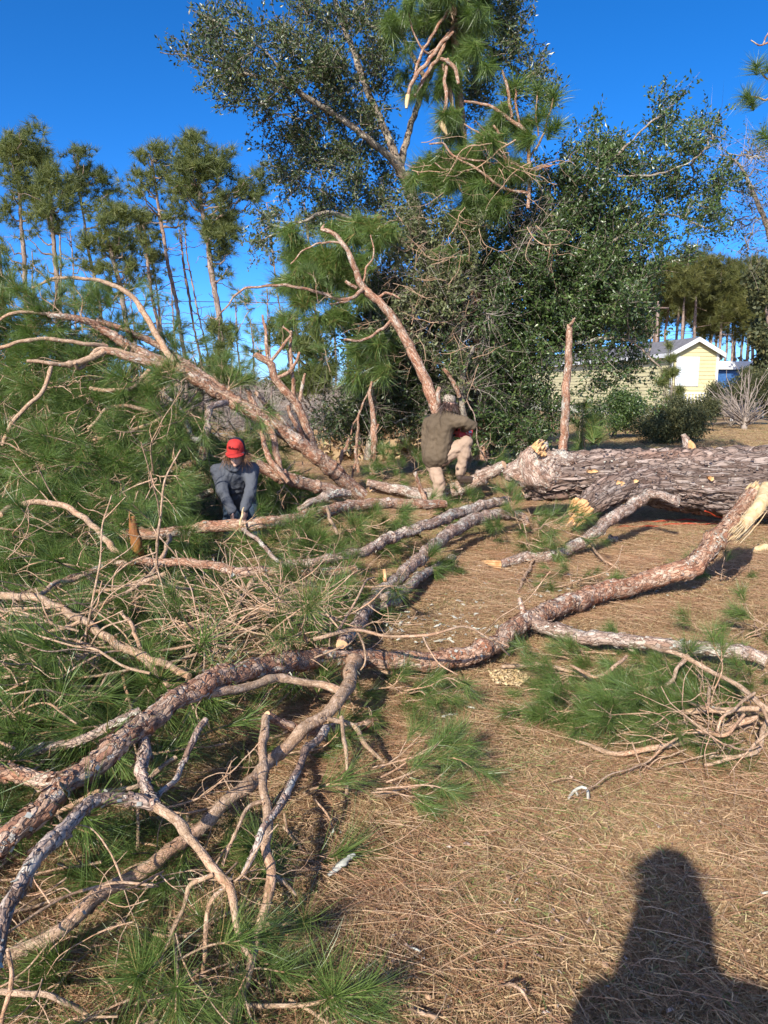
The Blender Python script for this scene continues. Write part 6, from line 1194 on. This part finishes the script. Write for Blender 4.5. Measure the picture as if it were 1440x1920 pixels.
cc2 = hd2 + u2 * .045 + f2 * .0; cap_obj(m2, cc2, f2 * .97 + u2 * .1, u2, redc, navy, r=.105, h=.115, brimL=.08)
# the dark script across the front of the cap
pts = [(-.052, .020), (-.058, .010), (-.054, -.002), (-.044, -.004), (-.038, .003), (-.034, .010), (-.036, -.001), (-.030, -.002), (-.026, .009), (-.024, -.002), (-.018, .001), (-.014, .010), (-.014, -.002), (-.008, -.001), (-.004, .010), (-.003, -.002), (.003, .001), (.006, .022), (.008, .0), (.013, -.002), (.018, .009), (.020, -.001), (.026, .0), (.031, .022), (.031, -.002), (.038, -.002), (.044, .020), (.044, .0), (.052, .002)]
fc = unit(f2 * .97 + u2 * .1); uc = unit(u2 - fc * np.dot(u2, fc)); sc2 = np.cross(fc, uc); P = []
for x, y in pts: yy = .055 + y; ph = math.asin(min(1, x / .092)); rr = math.cos(math.asin(min(.99, (yy / .115) ** (1 / .9)))) ** .62; rad = .105 * 1.05 * (rr * 1.08) + .0035; P.append(cc2 - sc2 * math.sin(-ph) * .098 * 1.0 + fc * math.cos(ph) * rad + uc * yy)
mb = MB(); tube(mb, np.array(P), np.full(len(P), .0022), .003, 6, 0); mb.obj('cap_script', plain('black_thread', (.02, .01, .01), .8, .1), m2)
hair_obj(m2, hd2 + u2 * .01, fw2, up2, (.16, .085, .045), 340, .10, .088)
for q in (-1, 1):
    mb = MB(); c = hd2 + sd2 * q * .03 + f2 * .088 + u2 * .008; tube(mb, [c, c + f2 * .006], [.010, .006], .003, 8, 0); mb.obj('eye', plain('dark_eye', (.03, .02, .015), .2, .6), m2)


# ---- the photographer, whose shadow falls on the lawn
m3 = empty('person', (-.06, -.40, 0), 'photographer in a dark jacket standing at the lower right shadow holding a phone', 'person')
h3 = np.array([-.10, -.30, 1.67]); n3 = h3 - [0, .02, .13]; c3 = np.array([-.09, -.40, 1.28]); p3 = np.array([-.09, -.42, .95])
S = Sculpt(); head_into(S, h3, (.02, 1, 0), (0, 0, 1)); S.chain([(h3 - [0, .01, .05], .05), (n3, .055), (c3, .12), (p3, .13)])
AR = []
for q in (-1, 1): s_ = c3 + [q * .20, 0, .10]; e_ = c3 + [q * .10 + .05, .22, -.04]; w_ = np.array([q * .07, -.09, 1.50]); AR.append((s_, e_, w_)); S.chain([(c3 + [0, 0, .08], .08), (s_, .055), (e_, .04), (w_, .03)]); hand_into(S, w_, (-q * .05, .30, .9), (-q, 0, 0), .85, .5, thumb=q)
LG = []
for q in (-1, 1): h_ = p3 + [q * .1, 0, -.03]; k_ = np.array([p3[0] + q * .13, p3[1] + .03, .5]); a_ = np.array([p3[0] + q * .15, p3[1] - .02, .1]); LG.append((h_, k_, a_)); S.chain([(p3, .11), (h_, .085), (k_, .055), (a_, .04)])
S.obj('body', M['skin'], m3, .009, 3)
S = Sculpt(); S.chain([(n3 - [0, 0, .05], .08), (c3 + [0, 0, .05], .155), (c3 - [0, 0, .15], .165), (p3, .17)])
for s_, e_, w_ in AR: S.chain([(c3 + [0, 0, .08], .13), (s_, .085), (e_, .06), (w_ - [0, .02, .03], .045)])
S.obj('jacket', HD, m3, .013, 3, .01, 8)
S = Sculpt()
for h_, k_, a_ in LG: S.chain([(p3, .15), (h_, .12), (k_, .08), (a_ - [0, 0, .02], .07)])
S.obj('trousers', JN, m3, .013, 3, .01, 8)
for h_, k_, a_ in LG: shoe(m3, a_ * [1, 1, 0], a_ * [1, 1, 0] + [0, .24, 0], BT_, .06)
hair_obj(m3, h3 + [0, 0, .06], (0, 1, 0), (0, 0, 1), (.08, .05, .03), 260, .1, .07, back=False)
PH = empty('phone', (0, -.03, 1.54), 'dark phone held up by the photographer', 'phone'); mb = MB(); box(mb, (0.0, -.03, 1.535), (.075, .008, .15)); mb.obj('case', bk_, PH, smooth=False); mb = MB(); box(mb, (0.0, -.036, 1.535), (.068, .002, .142)); mb.obj('screen', plain('phone_glass', (.02, .02, .025), .1, .5), PH, smooth=False)

# ================================================================== SMALL LITTER
def chip(label, px, py, L, W_, rz, mt, cat='wood chip', curve=.2):
    p = G(px, py, .035)[0]; d = np.array([math.cos(rz), math.sin(rz), 0.1]); mb = MB(); tube(mb, [p - d * L / 2, p + [0, 0, curve * L * .2], p + d * L / 2], [W_ * .6, W_, W_ * .5], L / 14, 9, 0, rough=W_ * .9, rsc=60, wob=W_ * .2, lichen=300 if mt is M['lichen'] else 0, li_mi=0); tag(mb.obj(cat.replace(' ', '_'), mt, origin=p), label, cat)
chip('pale straight chip of wood lying alone below the sawdust patch', 843, 1341, .08, .007, .2, M['lichen'])
chip('pale curled chip beside the straight chip below the sawdust', 882, 1326, .05, .005, -.7, M['lichen'])
chip('grey lichened stick on the lawn at the right of the lower twigs', 640, 1622, .12, .008, .85, M['lichen'], 'stick')
chip('small white lichen flake above the grey lichened stick', 624, 1560, .035, .005, 1.4, M['lichen'], 'lichen flake')
chip('little white chip in the middle of the lower lawn', 968, 1688, .022, .0025, .8, M['lichen'])
chip('dark bark chip in the lawn above the grey lichened stick', 860, 1430, .04, .012, .1, M['bark_grey'], 'bark chip')
chip('thin curved grey stick at the bottom of the lawn, left of the shadow', 968, 1872, .12, .005, -.9, M['twig'], 'stick', 1.5)
chip('thin grey stick in the bottom edge of the lawn', 792, 1902, .08, .006, -.5, M['twig'], 'stick')
chip('pale chip at the right edge of the lawn beside the shadow', 1436, 1675, .05, .004, .1, M['lichen'])
chip('small pale chip left of the shadow near the bottom', 778, 1780, .035, .003, -.6, M['lichen'])
chip('large cream splinter at the right edge behind the grey branch', 1432, 1030, .28, .04, .35, M['pale_wood'], 'splinter')
chip('flat grey piece of bark on bare ground below the thick trunk', 1148, 1012, .12, .035, .2, M['bark_grey'], 'bark chip')
chip('second flat bark piece nearer the torn branch', 1130, 1000, .18, .03, 1.0, M['bark_grey'], 'bark chip')
CT = empty('curled_twig', G(1085, 1490)[0], 'small forked white curled twig lying alone on the lawn', 'twig')
for pts in ([(1066, 1497, 3.5, .03), (1078, 1482, 4, .04), (1092, 1476, 4, .05), (1101, 1482, 4, .04), (1103, 1497, 4, .03)], [(1078, 1482, 3, .04), (1084, 1492, 3, .03)]): branch(CT, 'h', pts, M['lichen'], flakes=0, lichen=0)
def litter(name, label, cat, poly, n, mt, size):
    mb = MB(); k = 0; xs = [p[0] for p in poly]; ys = [p[1] for p in poly]
    while k < n:
        x = min(xs) + rng.random() * (max(xs) - min(xs)); y = min(ys) + rng.random() * (max(ys) - min(ys))
        if not in_poly(x, y, poly): continue
        p = G(x, y, .02 + .02 * rng.random())[0]; a = rng.random() * 6.283; L = size * (.3 + 1.2 * rng.random() ** 2); d = np.array([math.cos(a), math.sin(a), rng.normal(0, .25)]) * L; s = np.array([-math.sin(a), math.cos(a), rng.normal(0, .3)]) * L * (.25 + .3 * rng.random())
        v = np.array([p - d - s * .6, p + d * .8 - s, p + d + s * .7, p - d * .7 + s, p + [0, 0, L * .35]]) + rng.normal(0, L * .15, (5, 3)); mb.add(v, np.array([[0, 1, 4], [1, 2, 4], [2, 3, 4], [3, 0, 4]]), 0, rng.random()); k += 1
    return tag(mb.obj(name, mt, smooth=False), label, cat, kind='stuff')
litter('sawdust', 'pale yellow sawdust spilled beneath the foreground limb', 'sawdust', [(915, 1258), (960, 1250), (995, 1268), (975, 1286), (925, 1280)], 900, M['pale_wood'], .007)
litter('bark_litter', 'pale bark and lichen crumbs scattered on the bare ground between the limbs', 'bark crumbs', [(700, 1120), (860, 1060), (1200, 1040), (1440, 1110), (1000, 1130), (900, 1200), (720, 1210)], 430, M['lichen'], .021)
litter('bark_litter', 'brown bark crumbs scattered over the whole lawn', 'bark crumbs', [(650, 1300), (1440, 1380), (1440, 1920), (620, 1920)], 150, M['bark_grey'], .010)
litter('dead_leaves', 'few small brown and yellow leaves lying in the dry grass', 'dead leaves', [(650, 1300), (1440, 1420), (1440, 1920), (620, 1920)], 60, M['straw'], .012)
fill_e = empty('loose_twigs', G(1000, 1110)[0], 'thin loose twigs strewn on the bare ground between the crossing limbs', 'twigs')
fill(TWIG, 'twig', [(720, 1200), (900, 1070), (1200, 1040), (1440, 1080), (1180, 1100), (960, 1160)], 22, hh(.02, .03), ndir(0, -.3, 0, .8, .6, .05), lambda: .3 + .3 * rng.random(), fill_e)
fill(TWIG, 'twig', [(640, 1380), (800, 1380), (760, 1560), (560, 1700)], 8, hh(.01, .02), ndir(0, -.3, 0, .8, .6, .05), lambda: .2 + .2 * rng.random(), fill_e)
